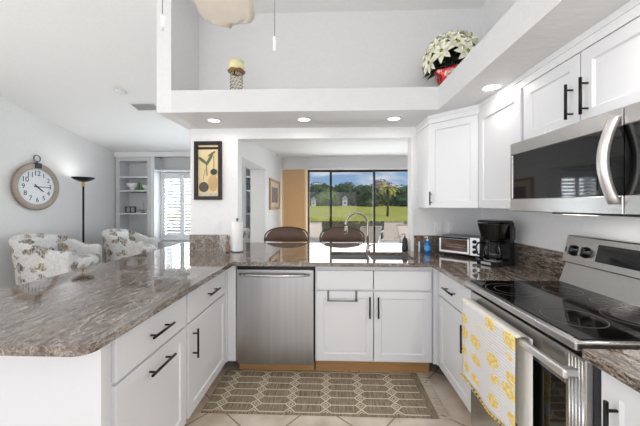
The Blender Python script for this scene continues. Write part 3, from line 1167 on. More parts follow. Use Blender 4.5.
# toaster oven across the corner
t = thing('toaster_oven', 'silver toaster oven with glass door and black knobs in the counter corner', 'toaster oven', (.985, 2.665, CT), math.atan2(2.43 - 2.665, 1.215 - .985))
W, H, D = .345, .175, .195
q = B(); rbox(q, 0, W, 0, D, .018, H, .008, 2); obj('body', q, GREYM, t)
q = B(); box(q, .008, .262, -.006, .0, .03, .045); box(q, .008, .262, -.006, 0, .148, .168); box(q, .008, .022, -.006, 0, .045, .148); box(q, .248, .262, -.006, 0, .045, .148)
dr = obj('door', q, STEEL, t)
q = B(); box(q, .022, .248, -.004, -.001, .045, .148); obj('door_glass', q, pm('smoked_glass', (96, 70, 52), .12, noise=.25, nscale=12), dr)
q = B(); tube(q, [(.015, -.028, .160), (.255, -.028, .160)], .008, 8)
for x in (.03, .24): tube(q, [(x, -.005, .160), (x, -.028, .160)], .005, 6)
obj('handle', q, BPLAS, dr)
q = B()
for z in (.08, .10): tube(q, [(.025, -.005, z), (.245, -.005, z)], .0018, 5)
obj('oven_rack', q, CHROME, t)
q = B(); box(q, .268, W - .004, -.003, .0, .025, .17); obj('control_panel', q, STEEL, t)
for z in (.055, .097, .139):
    q = B(); lathe(q, [(0, 0), (.016, 0), (.014, .014), (0, .014)], seg=18, M=Matrix.Translation((.305, -.003, z)) @ Matrix.Rotation(R(90), 4, 'X'))
    obj('knob', q, BPLAS, t)
for x in (.02, W - .04):
    for y in (.015, D - .035):
        q = B(); box(q, x, x + .02, y, y + .02, 0, .019); obj('foot', q, BPLAS, t)

# blue soap bottle
t = thing('soap_bottle', 'clear blue pump bottle of dish soap left of the toaster oven', 'soap bottle', (.905, 2.735, CT))
q = B(); lathe(q, [(0, 0), (.027, 0), (.030, .006), (.030, .075), (.024, .095), (.012, .105), (.012, .112), (0, .112)], seg=20)
obj('bottle', q, pm('blue_liquid', (40, 118, 196), .12, noise=.08), t)
q = B(); lathe(q, [(.0, .112), (.013, .112), (.013, .124), (.004, .126), (.004, .15), (0, .15)], seg=14); tube(q, [(0, 0, .148), (-.03, -.01, .146)], .005, 6); obj('pump', q, WPLAS, t)
q = B(); lathe(q, [(.0303, .025), (.0303, .068)], seg=20); obj('paper_label', q, pm('blue_label', (92, 168, 224), .4), t)
# black soap dispenser
t = thing('soap_dispenser', 'dark ribbed soap dispenser with pump beside the right edge of the pass-through', 'soap dispenser', (.727, 2.85, CT))
q = B()
pr = [(0, 0), (.026, 0), (.031, .01)]
for k in range(8): pr += [(.032 - k * .001, .015 + k * .013), (.0295 - k * .001, .021 + k * .013)]
pr += [(.012, .128), (.0, .13)]
lathe(q, pr, seg=20); obj('bottle', q, pm('dark_bronze', (38, 34, 34), .35), t)
q = B(); lathe(q, [(0, .128), (.009, .128), (.009, .14), (.004, .142), (.004, .165), (0, .165)], seg=12); tube(q, [(0, 0, .163), (-.035, -.008, .16)], .004, 6); obj('pump', q, DGREY, t)
# scrub brush resting on backsplash corner
t = thing('dish_brush', 'round brown dish brush leaning in front of the backsplash beside the dark soap dispenser', 'brush', (.835, 2.755, CT))
q = B(); lathe(q, [(0, 0), (.026, 0), (.028, .012), (.022, .022), (0, .024)], seg=18, M=Matrix.Translation((0, 0, .13)) @ Matrix.Rotation(R(75), 4, 'X')); obj('head', q, pm('brush_wood', (120, 84, 66), .7), t)
q = B(); tube(q, [(0, 0, 0), (0, .0, .115)], .007, 8); obj('handle', q, WPLAS, t)

# paper towel roll and holder
t = thing('paper_towel_holder', 'white paper towel roll standing on a holder at the left edge of the pass-through', 'paper towel holder', (-.885, 2.735, CT))
q = B(); lathe(q, [(0, 0), (.058, 0), (.058, .008), (0, .008)], seg=28); obj('base', q, GREYM, t)
q = B(); lathe(q, [(.02, .009), (.052, .009), (.053, .012), (.053, .282), (.052, .285), (.02, .285), (.02, .009)], seg=32); obj('paper_roll', q, pm('paper', (244, 244, 244), .9), t)
q = B(); lathe(q, [(0, .008), (.006, .008), (.006, .30), (.012, .304), (.012, .316), (0, .322)], seg=14); obj('rod', q, GREYM, t)
# rabbit figurine
t = thing('rabbit_figurine', 'small grey-brown rabbit figurine between the granite splash and the paper towels', 'figurine', (-.968, 2.71, CT), R(20))
def skin_body(name, parts_, mat, parent):
    q = B()
    for (c, s) in parts_:
        tt = bmesh.new(); bmesh.ops.create_icosphere(tt, subdivisions=2, radius=1)
        for f in tt.faces: f.smooth = True
        merge(q, tt, Matrix.Translation(c) @ Matrix.Diagonal((s[0], s[1], s[2], 1)))
    o = obj(name, q, mat, parent)
    m = o.modifiers.new('r', 'REMESH'); m.mode = 'VOXEL'; m.voxel_size = .0025; m.use_smooth_shade = True
    return o
FIG = pm('figurine_clay', (150, 128, 108), .7, noise=.35, nscale=50)
skin_body('figure', [((0, 0, .04), (.026, .036, .04)), ((0, .004, .075), (.018, .022, .03)), ((0, -.012, .105), (.017, .024, .019)), ((0, -.03, .1), (.009, .012, .009)),
     ((-.011, 0, .135), (.006, .006, .026)), ((.014, .004, .133), (.006, .006, .026)), ((-.015, -.026, .012), (.009, .02, .012)), ((.015, -.026, .012), (.009, .02, .012)), ((0, .036, .025), (.012, .012, .012)),
     ((-.012, -.022, .045), (.007, .008, .03)), ((.012, -.022, .045), (.007, .008, .03))], FIG, t)

# outlets
def outlet(label, M, n=2):
    t = thing('wall_outlet', label, 'outlet')
    q = B(); tb = bmesh.new(); rbox(tb, -.036, .036, -.006, 0, -.058, .058, .002, 1); merge(q, tb, M); obj('cover_plate', q, WPLAS, t)
    for z in (-.02, .02):
        q = B(); tb = bmesh.new(); rbox(tb, -.016, .016, -.009, -.006, z - .015, z + .015, .002, 1); merge(q, tb, M)
        s = obj('socket', q, TRIMW, t)
outlet('white wall outlet below the framed gourd picture', Matrix.Translation((-1.115, 2.809, 1.135)))
outlet('white wall outlet above the toaster oven, left one', Matrix.Translation((1.03, 2.809, 1.135)))
outlet('white wall outlet above the toaster oven, right one', Matrix.Translation((1.16, 2.809, 1.135)))

# ------------------------------------------------------------------ framed gourd picture
t = thing('framed_picture', 'black framed tall picture of gourds and leaves on the wall left of the pass-through', 'picture', (-1.193, 2.809, 1.686))
w2, h2, f = .137, .286, .036
q = B()
for a in ((-w2, w2, h2 - f, h2), (-w2, w2, -h2, -h2 + f), (-w2, -w2 + f, -h2 + f, h2 - f), (w2 - f, w2, -h2 + f, h2 - f)):
    rbox(q, a[0], a[1], -.026, -.001, a[2], a[3], .004, 2)
obj('frame', q, pm('black_lacquer', (36, 28, 28), .35), t)
q = B(); box(q, -w2 + f, w2 - f, -.008, -.002, -h2 + f, h2 - f); obj('canvas', q, pm('cream_canvas', (226, 206, 162), .8, noise=.12, nscale=12), t)
def disc(bm, cx, cz, rx, rz, y, seg=28, rot=0):
    bm.faces.new([bm.verts.new((cx + rx * math.cos(a) * math.cos(rot) - rz * math.sin(a) * math.sin(rot), y, cz + rx * math.cos(a) * math.sin(rot) + rz * math.sin(a) * math.cos(rot))) for a in [2 * PI * i / seg for i in range(seg)]])
q = B(); disc(q, .046, -.120, .046, .082, -.0092); obj('painted_gourd', q, pm('pale_gourd', (206, 172, 122), .8, noise=.2, nscale=16), t)
q = B(); disc(q, -.044, -.160, .048, .050, -.0104); obj('painted_pot', q, pm('grey_pot', (96, 88, 78), .8, noise=.3, nscale=70), t)
q = B(); disc(q, .056, -.012, .034, .030, -.0116); box(q, .0535, .0585, -.0122, -.0118, .018, .145); obj('painted_ladle', q, pm('dark_green', (70, 76, 66), .8), t)
q = B(); disc(q, .012, .11, .014, .07, -.0110, rot=-.5); disc(q, -.055, .10, .015, .055, -.0114, rot=.9); disc(q, .035, .165, .010, .045, -.0118, rot=-1.0)
tube(q, [(-.02, -.0110, .06), (-.012, -.0110, -.05)], .003, 4); tube(q, [(-.03, -.0116, .02), (-.05, -.0116, -.09)], .002, 4)
obj('painted_leaves', q, pm('leaf_green', (100, 112, 80), .8), t)
q = B(); box(q, -w2 + f, w2 - f, -.0096, -.0090, .208, .232); obj('painted_band', q, pm('band', (60, 44, 40), .8), t)
q = B(); box(q, -w2 + f, w2 - f, -.0096, -.0090, -.250, -.222); obj('painted_base', q, pm('pale_cloth', (206, 196, 176), .8, noise=.4, nscale=60), t)

# picture on the side wall
t = thing('framed_picture', 'wide light wood framed print on the side wall near the tan blinds', 'picture', (-.929, 4.81, 1.52), R(90))
q = B(); a, c, f = .42, .245, .035
for r_ in ((-a, a, c - f, c), (-a, a, -c, -c + f), (-a, -a + f, -c + f, c - f), (a - f, a, -c + f, c - f)):
    rbox(q, r_[0], r_[1], -.024, -.001, r_[2], r_[3], .003, 1)
obj('frame', q, pm('light_wood', (196, 160, 118), .5, noise=.15), t)
q = B(); box(q, -a + f, a - f, -.006, -.002, -c + f, c - f); obj('mat_board', q, pm('mat_board', (222, 208, 190), .9), t)
q = B(); box(q, -.26, .26, -.008, -.006, -.13, .12); obj('print', q, pm('print', (150, 132, 128), .8, noise=.6, nscale=9), t)

# ------------------------------------------------------------------ wall clock
t = thing('wall_clock', 'large round wall clock with whitewashed rope-edged rim and ring on the left wall', 'clock', (XL + .002, 4.70, 1.655), R(90))
WOODC = pm('whitewashed_wood', (178, 166, 154), .7, noise=.2, nscale=10)
Mx = Matrix.Rotation(R(90), 4, 'X')
q = B(); lathe(q, [(0, 0), (.385, 0), (.39, .03), (.375, .055), (.31, .05), (.295, .03), (0, .03)], seg=64, M=Mx); obj('rim', q, WOODC, t)
q = B()
for i in range(90):
    a = 2 * PI * i / 90
    tb = bmesh.new(); bmesh.ops.create_icosphere(tb, subdivisions=1, radius=.0125)
    merge(q, tb, Mx @ Matrix.Translation((.385 * math.cos(a), .385 * math.sin(a), .03)))
obj('rope_edge', q, pm('rope', (138, 122, 108), .9), t)
q = B(); lathe(q, [(.294, .032), (0, .032)], seg=64, M=Mx); obj('dial', q, pm('dial_white', (236, 240, 244), .5), t)
NUMC = pm('numeral_black', (46, 46, 52), .6)
for h in range(1, 13):
    a = PI / 2 - h * PI / 6
    M = Mx @ Matrix.Translation((.222 * math.cos(a), .222 * math.sin(a), .034))
    q = B()
    text_bm(q, str(h), .12 if h in (10, 11, 12) else .11, M)
    obj('numeral', q, NUMC, t)
q = B()
for i in range(60):
    a = 2 * PI * i / 60
    tb = bmesh.new(); box(tb, .272, .282, -.0012, .0012, .033, .0345); merge(q, tb, Mx @ Matrix.Rotation(a, 4, 'Z'))
obj('minute_track', q, NUMC, t)
for ang, L_, w_, nm in ((0, .225, .005, 'minute_hand'), (-38, .13, .007, 'hour_hand')):
    q = B(); tb = bmesh.new(); box(tb, -.06, L_, -w_, w_, .038, .041); merge(q, tb, Mx @ Matrix.Rotation(R(ang), 4, 'Z')); obj(nm, q, NUMC, t)
q = B(); rbox(q, -.055, .055, -.065, -.004, .31, .40, .006, 1); tube(q, [(0, -.03, .40), (0, -.03, .43)], .014, 8); obj('hanger_cap', q, DGREY, t)
q = B(); tube(q, [(.055 * math.cos(2 * PI * i / 24), -.03, .475 + .055 * math.sin(2 * PI * i / 24)) for i in range(24)], .007, 8, closed=True); obj('ring', q, DGREY, t)

# ------------------------------------------------------------------ torchiere floor lamp
TORCH = True
t = thing('floor_lamp', 'black torchiere floor lamp with wide bowl between the two armchairs', 'floor lamp', (-4.67, 5.33, 0))
q = B(); lathe(q, [(0, 0), (.14, 0), (.14, .02), (.02, .035), (0, .035)], seg=32); obj('base', q, BLKM, t)
q = B(); tube(q, [(0, 0, .03), (0, 0, 1.72)], .016, 12); obj('pole', q, BLKM, t)
q = B(); lathe(q, [(.018, 1.70), (.026, 1.71), (.026, 1.76), (.018, 1.79)], seg=18); obj('collar', q, pm('brass', (200, 176, 96), .3, .9), t)
q = B(); lathe(q, [(.02, 1.785), (.08, 1.80), (.15, 1.835), (.185, 1.87), (.18, 1.872), (.14, 1.845), (.07, 1.812), (0, 1.80)], seg=40); obj('shade', q, BLKM, t)
lp = bpy.data.lights.new('torch_bulb', 'AREA'); lp.shape = 'DISK'; lp.energy = 1.6; lp.size = .2; lp.color = (1, .98, .95)
lo = bpy.data.objects.new('torch_bulb', lp); lo.location = (0, 0, 1.845); lo.rotation_euler = (PI, 0, 0); lo.parent = t; COL.objects.link(lo)

# ------------------------------------------------------------------ armchairs
def armchair(label, loc, rz):
    t = thing('armchair', label, 'armchair', loc, rz, None)
    # local front = -y
    def shell(bm):
        prev = None
        n = 26
        secs = []
        for i in range(n + 1):
            s = i / n
            # U path: right front -> back -> left front
            if s < .3:
                a = s / .3; p = Vector((.40 - .02 * a, -.38 + .50 * a)); nrm = Vector((1, 0))
            elif s > .7:
                a = (1 - s) / .3; p = Vector((-.40 + .02 * a, -.38 + .50 * a)); nrm = Vector((-1, 0))
            else:
                a = (s - .3) / .4 * PI
                p = Vector((.38 * math.cos(a), .12 + .27 * math.sin(a))); nrm = Vector((math.cos(a), math.sin(a)))
            hb = max(0, math.sin(PI * min(1, max(0, (s - .12) / .76)))) ** 1.3
            h = .66 + .23 * hb
            th = .065
            lean = .07 * hb
            out = nrm * th; inn = -nrm * th
            sec = []
            prof = [(1, .10, 0), (1, .35, .0), (1, h - .07, lean), (1.15, h - .03, lean), (.6, h + .01, lean), (0, h + .02, lean), (-.6, h + .01, lean * .9), (-1, h - .04, lean * .8), (-1, .45, 0), (-1, .10, 0)]
            for k, z, ln in prof:
                q_ = p + nrm * (th * k + ln)
                sec.append(bm.verts.new((q_.x, q_.y, z)))
            if prev:
                for k in range(len(sec)):
                    f = bm.faces.new([prev[k], prev[(k + 1) % len(sec)], sec[(k + 1) % len(sec)], sec[k]]); f.smooth = True
            else:
                bm.faces.new(sec[::-1])
            prev = sec
        bm.faces.new(prev)
    q = B(); shell(q); o = obj('back_and_arms', q, FLORAL, t)
    m = o.modifiers.new('s', 'SUBSURF'); m.levels = 1; m.render_levels = 1
    q = B(); rbox(q, -.33, .33, -.40, .30, .10, .36, .03, 3); obj('seat_base', q, FLORAL, t)
    q = B(); rbox(q, -.325, .325, -.43, .26, .36, .51, .05, 4)
    for v in q.verts:
        if v.co.z > .48: v.co.z += .03 * (1 - (v.co.x / .33) ** 2)
    for f_ in q.faces: f_.smooth = True
    obj('seat_cushion', q, FLORAL, t)
    q = B(); rbox(q, -.29, .29, .14, .28, .52, .86, .055, 4)
    for f_ in q.faces: f_.smooth = True
    for v in q.verts: v.co.y += (v.co.z - .52) * .12
    obj('back_cushion', q, FLORAL, t)
    t.scale = (1.03, 1.03, 1.0)
    for sx in (-1, 1):
        for sy in (-1, 1):
            q = B(); tube(q, [(sx * .3, sy * .28, 0), (sx * .3, sy * .28, .11)], .02, 8, r1=.026); obj('leg', q, BARK, t)
    return t
armchair('shell-print tub armchair nearest the camera, below the round wall clock', (-4.27, 4.43, 0), R(105))
armchair('shell-print tub armchair in front of the built-in bookcase, right of the floor lamp', (-4.06, 5.80, 0), R(102)).scale = (.94, .94, .96)
armchair('pale tub armchair glimpsed through the side opening behind the paper towel roll', (-2.10, 5.55, 0), R(-95))

# ------------------------------------------------------------------ counter stools beyond the bar
def stool(label, x):
    t = thing('counter_stool', label, 'stool', (x, 3.83, 0), 0, None)
    q = B()
    # curved woven back
    n = 20; prev = None
    for i in range(n + 1):
        s = -1 + 2 * i / n
        xx = .283 * s; yy = .17 - .10 * s * s
        top = .90 + .138 * max(0, 1 - abs(s) ** 3.0) ** .6
        bot = .86 - .02 * max(0, (1 - s * s))
        ring = [q.verts.new(p) for p in ((xx, yy - .012, bot), (xx, yy + .012, bot), (xx, yy + .012, top), (xx, yy - .012, top))]
        if prev:
            for k in range(4):
                f = q.faces.new([prev[k], prev[(k + 1) % 4], ring[(k + 1) % 4], ring[k]]); f.smooth = (k % 2 == 1)
        else: q.faces.new(ring[::-1])
        prev = ring
    q.faces.new(prev)
    obj('backrest', q, RATTAN, t)
    FR = STOOLM
    q = B()
    pts = []
    for i in range(25):
        s = -1 + 2 * i / 24
        xx = .296 * math.sin(s * PI / 2); yy = .165 - .10 * s * s
        z = .885 + .158 * max(0, math.cos(s * PI / 2)) ** .6
        pts.append((xx, yy, z))
    pts = [(-.25, .0, .64), (-.28, .04, .80)] + pts + [(.28, .04, .80), (.25, .0, .64)]
    tube(q, pts, .010, 8); obj('back_frame', q, FR, t)
    q = B(); rbox(q, -.225, .225, -.21, .21, .615, .655, .018, 3); obj('seat', q, RATTAN, t)
    for sx in (-1, 1):
        for sy in (-1, 1):
            q = B(); tube(q, [(sx * .235, sy * .225, 0), (sx * .19, sy * .17, .62)], .013, 8); obj('leg', q, FR, t)
    q = B(); 
    for sy in (-1, 1): tube(q, [(-.217, sy * .204, .25), (.217, sy * .204, .25)], .009, 8)
    for sx in (-1, 1): tube(q, [(sx * .217, -.204, .25), (sx * .217, .204, .25)], .009, 8)
    obj('footrest', q, FR, t)
    return t
STOOLM = pm('stool_frame', (74, 54, 48), .4, .3)
stool('woven brown counter stool behind the bar, in front of the tan blinds', -.59)
stool('woven brown counter stool behind the bar and the faucet', .16)

# vertical blinds
t = thing('vertical_blinds', 'stack of tan vertical blinds drawn to the left of the glass doors', 'blinds', (-.91, 5.50, 0))
for k in range(13):
    q = B(); tb = bmesh.new(); prism(tb, [(-.044, -.006), (0, 0.004), (.044, -.006), (.044, -.004), (0, .006), (-.044, -.004)], 'z', .03, 2.02)
    merge(q, tb, Matrix.Translation((.03 + k * .0345, 0, 0)) @ Matrix.Rotation(R(38), 4, 'Z')); obj('slat', q, BLIND, t)
q = B(); box(q, 0, 3.1, -.03, .03, 2.022, 2.055); obj('headrail', q, WALL, t)
# the rail stands clear of the wall
# ------------------------------------------------------------------ ceiling items
def downlight(label, x, y, z=2.0995, power=.9):
    t = thing('recessed_light', label, 'ceiling light', (x, y, z))
    q = B(); lathe(q, [(.048, -.0005), (.060, -.0005), (.062, -.004), (.050, -.006), (.048, -.0005)], seg=28); obj('trim_ring', q, TRIMW, t)
    q = B(); lathe(q, [(.049, -.003), (0, -.003)], seg=28); obj('lens', q, LAMPON, t)
    l = bpy.data.lights.new('bulb', 'AREA'); l.shape = 'DISK'; l.size = .09; l.energy = power; l.color = (1, .96, .9)
    o = bpy.data.objects.new('bulb', l); o.location = (0, 0, -.012); o.parent = t; COL.objects.link(o)
downlight('lit recessed ceiling light left, above the framed gourd picture', -1.026, 2.53)
downlight('lit recessed ceiling light centred above the pass-through', -.228, 2.53)
downlight('lit recessed ceiling light near the poinsettia, above the sink corner', .552, 2.53)
downlight('lit recessed ceiling light in the right soffit near the cabinet doors', 1.022, 1.88)

for y in (.75, -.25, -1.25):  # extra unseen downlights, added to brighten the left cabinet doors
    downlight('added out-of-view fill downlight in the right soffit, %s' % {.75: 'just before the microwave', -.25: 'second from the microwave', -1.25: 'farthest behind the viewer'}[y], 1.0, y, power=5)
# smoke detector and air vent on the sloped ceiling
sl = math.atan(.183)
def ceil_obj(x, y, dz=0): return Matrix.Translation((x, y, CZ(y) - dz)) @ Matrix.Rotation(-sl, 4, 'X')
q = B(); lathe(q, [(0, -.038), (.05, -.038), (.068, -.025), (.07, 0), (0, 0)], seg=28, M=ceil_obj(-3.01, 4.07, .001))
tag(obj('smoke_detector', q, TRIMW), 'round white smoke detector on the sloped living room ceiling', 'smoke detector')
t = thing('air_vent', 'white rectangular air vent on the sloped ceiling beside the smoke detector', 'vent')
q = B(); tb = bmesh.new(); 
for a in ((-.2, .2, -.12, -.10), (-.2, .2, .10, .12), (-.2, -.18, -.10, .10), (.18, .2, -.10, .10)): box(tb, *a, -.012, 0)
merge(q, tb, ceil_obj(-2.92, 4.50, .001)); obj('frame', q, TRIMW, t)
q = B()
for k in range(8):
    tb = bmesh.new(); box(tb, -.18, .18, -.010, .010, -.002, .0); merge(q, tb, ceil_obj(-2.92, 4.50, .006) @ Matrix.Translation((0, -.088 + k * .025, 0)) @ Matrix.Rotation(R(35), 4, 'X'))
obj('louvres', q, pm('vent_grey', (190, 190, 192), .5), t)

# ceiling fan
FX, FY = -.42, .90
t = thing('ceiling_fan', 'white ceiling fan with broad leaf-shaped blades and two pull chains', 'ceiling fan', (FX, FY, 0))
q = B(); tube(q, [(0, 0, 2.50), (0, 0, CZ(FY) - .01)], .012, 10); lathe(q, [(.0, CZ(FY) - .10), (.05, CZ(FY) - .09), (.07, CZ(FY) - .02), (0, CZ(FY) - .02)], seg=24); obj('downrod', q, TRIMW, t)
q = B(); lathe(q, [(0, 2.20), (.18, 2.21), (.25, 2.24), (.26, 2.28), (.18, 2.36), (.12, 2.44), (.05, 2.50), (0, 2.50)], seg=36); obj('motor_housing', q, TRIMW, t)
BLADE = pm('fan_blade', (228, 222, 214), .6, noise=.06, nscale=20, bump=.4, bscale=12, stretch=(1, 1, 1))
for k in range(5):
    a0 = R(99) + k * 2 * PI / 5
    q = B()
    n = 14
    L0, L1 = .14, .60
    rows = []
    for i in range(n + 1):
        s = i / n
        x = L0 + (L1 - L0) * s
        wd = .045 + .085 * math.sin(PI * min(.5, s * .75) ) if s < .8 else (.045 + .085) * math.sqrt(max(0, 1 - ((s - .8) / .2) ** 2)) * .97 + .002
        row = []
        for j in range(9):
            c = -1 + 2 * j / 8
            y = wd * c
            z = 2.30 - .02 * s + .012 * math.cos(c * 9) * .25 - .05 * c * .2 + .01 * (1 - abs(c))
            row.append(q.verts.new((x, y, z)))
        rows.append(row)
    for i in range(n):
        for j in range(8):
            f = q.faces.new([rows[i][j], rows[i + 1][j], rows[i + 1][j + 1], rows[i][j + 1]]); f.smooth = True
    bmesh.ops.transform(q, matrix=Matrix.Rotation(a0, 4, 'Z'), verts=q.verts[:])
    o = obj('blade', q, BLADE, t)
    m = o.modifiers.new('s', 'SOLIDIFY'); m.thickness = .008
    q = B(); tube(q, [(.12, 0, 2.29), (.24, 0, 2.288)], .012, 8); bmesh.ops.transform(q, matrix=Matrix.Rotation(a0, 4, 'Z'), verts=q.verts[:]); obj('blade_bracket', q, TRIMW, o)
q = B(); lathe(q, [(.05, 2.205), (.06, 2.18), (.14, 2.16), (.15, 2.13), (.12, 2.09), (.06, 2.065), (0, 2.06)], seg=32)
obj('light_bowl', q, pm('frosted_lamp', (255, 250, 240), .5, emit=(255, 246, 232), estr=13.0), t)
for (x, zb) in ((-.111, 1.905), (.247, 1.83)):
    q = B(); tube(q, [(x, 0, zb + .03), (x, 0, 2.26)], .0013, 6)
    c_ = obj('pull_chain', q, GREYM, t)
    q = B(); lathe(q, [(0, zb), (.005, zb), (.005, zb + .04), (.003, zb + .045), (0, zb + .045)], (x, 0, 0), 12); obj('chain_pull', q, WPLAS, c_)

# ------------------------------------------------------------------ beaded candle lamp on the ledge
t = thing('candle_holder', 'beaded wire candle holder with cream shade on the ledge above the gourd picture', 'candle holder', (-.79, 2.42, 2.2805))
q = B(); tube(q, [(.046 * math.cos(2 * PI * i / 24), .046 * math.sin(2 * PI * i / 24), .004) for i in range(24)], .003, 6, closed=True)
for k in range(12):
    for s in (-1, 1):
        tube(q, [(.046 * math.cos(2 * PI * k / 12 + s * .13 * j), .046 * math.sin(2 * PI * k / 12 + s * .13 * j), .004 + j * .0225) for j in range(9)], .0016, 4)
obj('wire_cage', q, pm('cream_wire', (226, 220, 196), .5), t)
q = B()
for k in range(12):
    for j in range(7):
        a = 2 * PI * (k + .5 * (j % 2)) / 12
        tb = bmesh.new(); bmesh.ops.create_icosphere(tb, subdivisions=1, radius=.0055)
        merge(q, tb, Matrix.Translation((.049 * math.cos(a), .049 * math.sin(a), .018 + j * .026)))
obj('beads', q, pm('bronze_bead', (136, 104, 64), .4, .4), t)
q = B()
n = 40
for i in range(n): pass
pts = [((.066 + .002 * math.sin(i * PI / 4)) * math.cos(2 * PI * i / 48), (.066 + .002 * math.sin(i * PI / 4)) * math.sin(2 * PI * i / 48), .195 + .003 * math.sin(i * PI / 4)) for i in range(48)]
tube(q, pts, .006, 6, closed=True)
lathe(q, [(.045, .175), (.068, .192), (.068, .197), (.045, .182)], seg=32)
obj('rim', q, pm('aged_bronze', (150, 122, 84), .45, .4), t)
q = B(); lathe(q, [(.060, .20), (.064, .23), (.062, .275), (.058, .275), (.058, .20)], seg=32); obj('shade', q, pm('cream_glass', (250, 240, 190), .3, sub=.3), t)
q = B(); lathe(q, [(0, .18), (.025, .18), (.025, .25), (0, .252)], seg=20); obj('candle', q, pm('wax', (240, 232, 210), .5), t)
q = B(); box(q, -.005, .005, -.054, -.048, .15, .19); obj('clasp', q, BLKM, t)

# ------------------------------------------------------------------ poinsettia on the ledge
t = thing('poinsettia', 'cream-white poinsettia plant in red foil on the right ledge', 'plant', (1.03, 2.50, 2.2805))
t.scale = (1.22, 1.22, 1.2)
q = B()
n = 32
prev = None
for (r_, z) in ((.07, 0), (.08, .06), (.09, .11), (.115, .155), (.105, .165), (.08, .12)):
    rg = [q.verts.new(((r_ + .012 * math.sin(5 * 2 * PI * i / n + z * 20) * (z > .1) + .005 * math.sin(13 * i)) * math.cos(2 * PI * i / n), (r_ + .012 * math.sin(5 * 2 * PI * i / n + z * 20) * (z > .1)) * math.sin(2 * PI * i / n), z)) for i in range(n)]
    if prev:
        for k in range(n): q.faces.new([prev[k], prev[(k + 1) % n], rg[(k + 1) % n], rg[k]])
    else: q.faces.new(rg[::-1])
    prev = rg
g = NB('red_foil', .3); g.b.inputs['Metallic'].default_value = .3
FOIL = g.done(g.ramp(g.noise(g.map((1, 1, 1)), 28, 3), [(.42, (168, 22, 26)), (.56, (206, 40, 40)), (.62, (240, 200, 190))]))
obj('foil_pot', q, FOIL, t)
def petal(bm, base, d, up, L, wd, cup=.2):
    d = d.normalized(); s = d.cross(up).normalized(); nn = s.cross(d).normalized()
    prof = [(0, .12), (.2, .55), (.45, 1), (.7, .75), (.88, .35), (1, 0)]
    rows = []
    for a, ww in prof:
        c = base + d * (L * a) - nn * (cup * L * a * a)
        if ww == 0: rows.append([bm.verts.new(c)])
        else: rows.append([bm.verts.new(c - s * wd * ww + nn * .12 * wd), bm.verts.new(c - nn * .05 * wd), bm.verts.new(c + s * wd * ww + nn * .12 * wd)])
    for a, c in zip(rows, rows[1:]):
        if len(c) == 3:
            bm.faces.new([a[0], a[1], c[1], c[0]]); bm.faces.new([a[1], a[2], c[2], c[1]])
        else:
            bm.faces.new([a[0], a[1], c[0]]); bm.faces.new([a[1], a[2], c[0]])
    return
PET = pm('cream_bract', (252, 248, 226), .6, noise=.08, nscale=30, sub=.1)
LEAFG = pm('poinsettia_leaf', (44, 58, 34), .5, noise=.4, nscale=20)
r2 = random.Random(5)
heads = []
for k in range(26):
    th = k * 2.399; ph = math.acos(1 - (k + .5) / 26 * 1.15)
    dv = Vector((math.sin(ph) * math.cos(th), math.sin(ph) * math.sin(th), math.cos(ph)))
    c = Vector((0, 0, .235)) + Vector((dv.x * .175, dv.y * .165, dv.z * .175))
    heads.append((c, dv))
for c, dv in heads:
    q = B()
    ax = dv.orthogonal().normalized(); ay = dv.cross(ax)
    for ringn, (m_, L_, w_, lift) in enumerate(((7, .088, .019, .12), (6, .062, .015, .5))):
        for i in range(m_):
            a = 2 * PI * i / m_ + r2.uniform(-.2, .2) + ringn * .5
            d = ax * math.cos(a) + ay * math.sin(a) + dv * lift
            petal(q, c, d, dv, L_ * r2.uniform(.85, 1.15), w_, .15)
    f_ = obj('flower', q, PET, t, fix=False)
    q = B()
    for i in range(5):
        tb = bmesh.new(); bmesh.ops.create_icosphere(tb, subdivisions=1, radius=.005)
        merge(q, tb, Matrix.Translation(c + dv * .008 + ax * .008 * math.cos(i * 1.26) + ay * .008 * math.sin(i * 1.26)))
    obj('flower_centre', q, pm('bract_centre', (150, 160, 60), .6), f_)
q = B()
for i in range(70):
    th = r2.uniform(0, 2 * PI); ph = r2.uniform(.5, 1.75)
    dv = Vector((math.sin(ph) * math.cos(th), math.sin(ph) * math.sin(th), math.cos(ph)))
    petal(q, Vector((0, 0, .22)) + dv * .05, dv, Vector((0, 0, 1)) + dv * .1, r2.uniform(.10, .15), .028, .2)
obj('leaves', q, LEAFG, t, fix=False)
q = B()
for c, dv in heads[:9]:
    tube(q, [(0, 0, .12), tuple(c * .6 + Vector((0, 0, .08))), tuple(c)], .004, 5)
obj('stems', q, LEAFG, t)

# ------------------------------------------------------------------ small things on the bookcase shelves
def bowl_thing(x, z, label, s=1, cat='bowl', mat=WPLAS):
    t = thing('serving_bowl', label, cat, (x, 6.66, z))
    q = B(); lathe(q, [(0, 0), (.05 * s, 0), (.04 * s, .02 * s), (.05 * s, .04 * s), (.11 * s, .10 * s), (.13 * s, .17 * s), (.12 * s, .17 * s), (.09 * s, .10 * s), (0, .05 * s)], seg=24); obj('bowl', q, mat, t)
bowl_thing(-4.64, 1.6905, 'white footed bowl on the left bookcase shelf, left of the green ornament', 1.0)
bowl_thing(-4.31, 1.6905, 'smaller white bowl on the left bookcase shelf, right of the green ornament', .75)
q = B()
for dx in (-.03, .03):
    lathe(q, [(0, 0), (.036, 0), (.024, .07), (.014, .14), (.01, .19), (0, .20)], (dx, 0, 0), 12)
bmesh.ops.transform(q, matrix=Matrix.Translation((-4.455, 6.66, 1.6905)), verts=q.verts[:])
tag(obj('green_ornament', q, pm('green_glaze', (96, 140, 84), .4)), 'pair of green cone-shaped ornaments between two white bowls on the bookcase', 'ornament')
t = thing('photo_frame', 'small dark photo frame on the lower shelf of the left bookcase', 'photo frame', (-4.67, 6.62, 1.1655))
q = B()
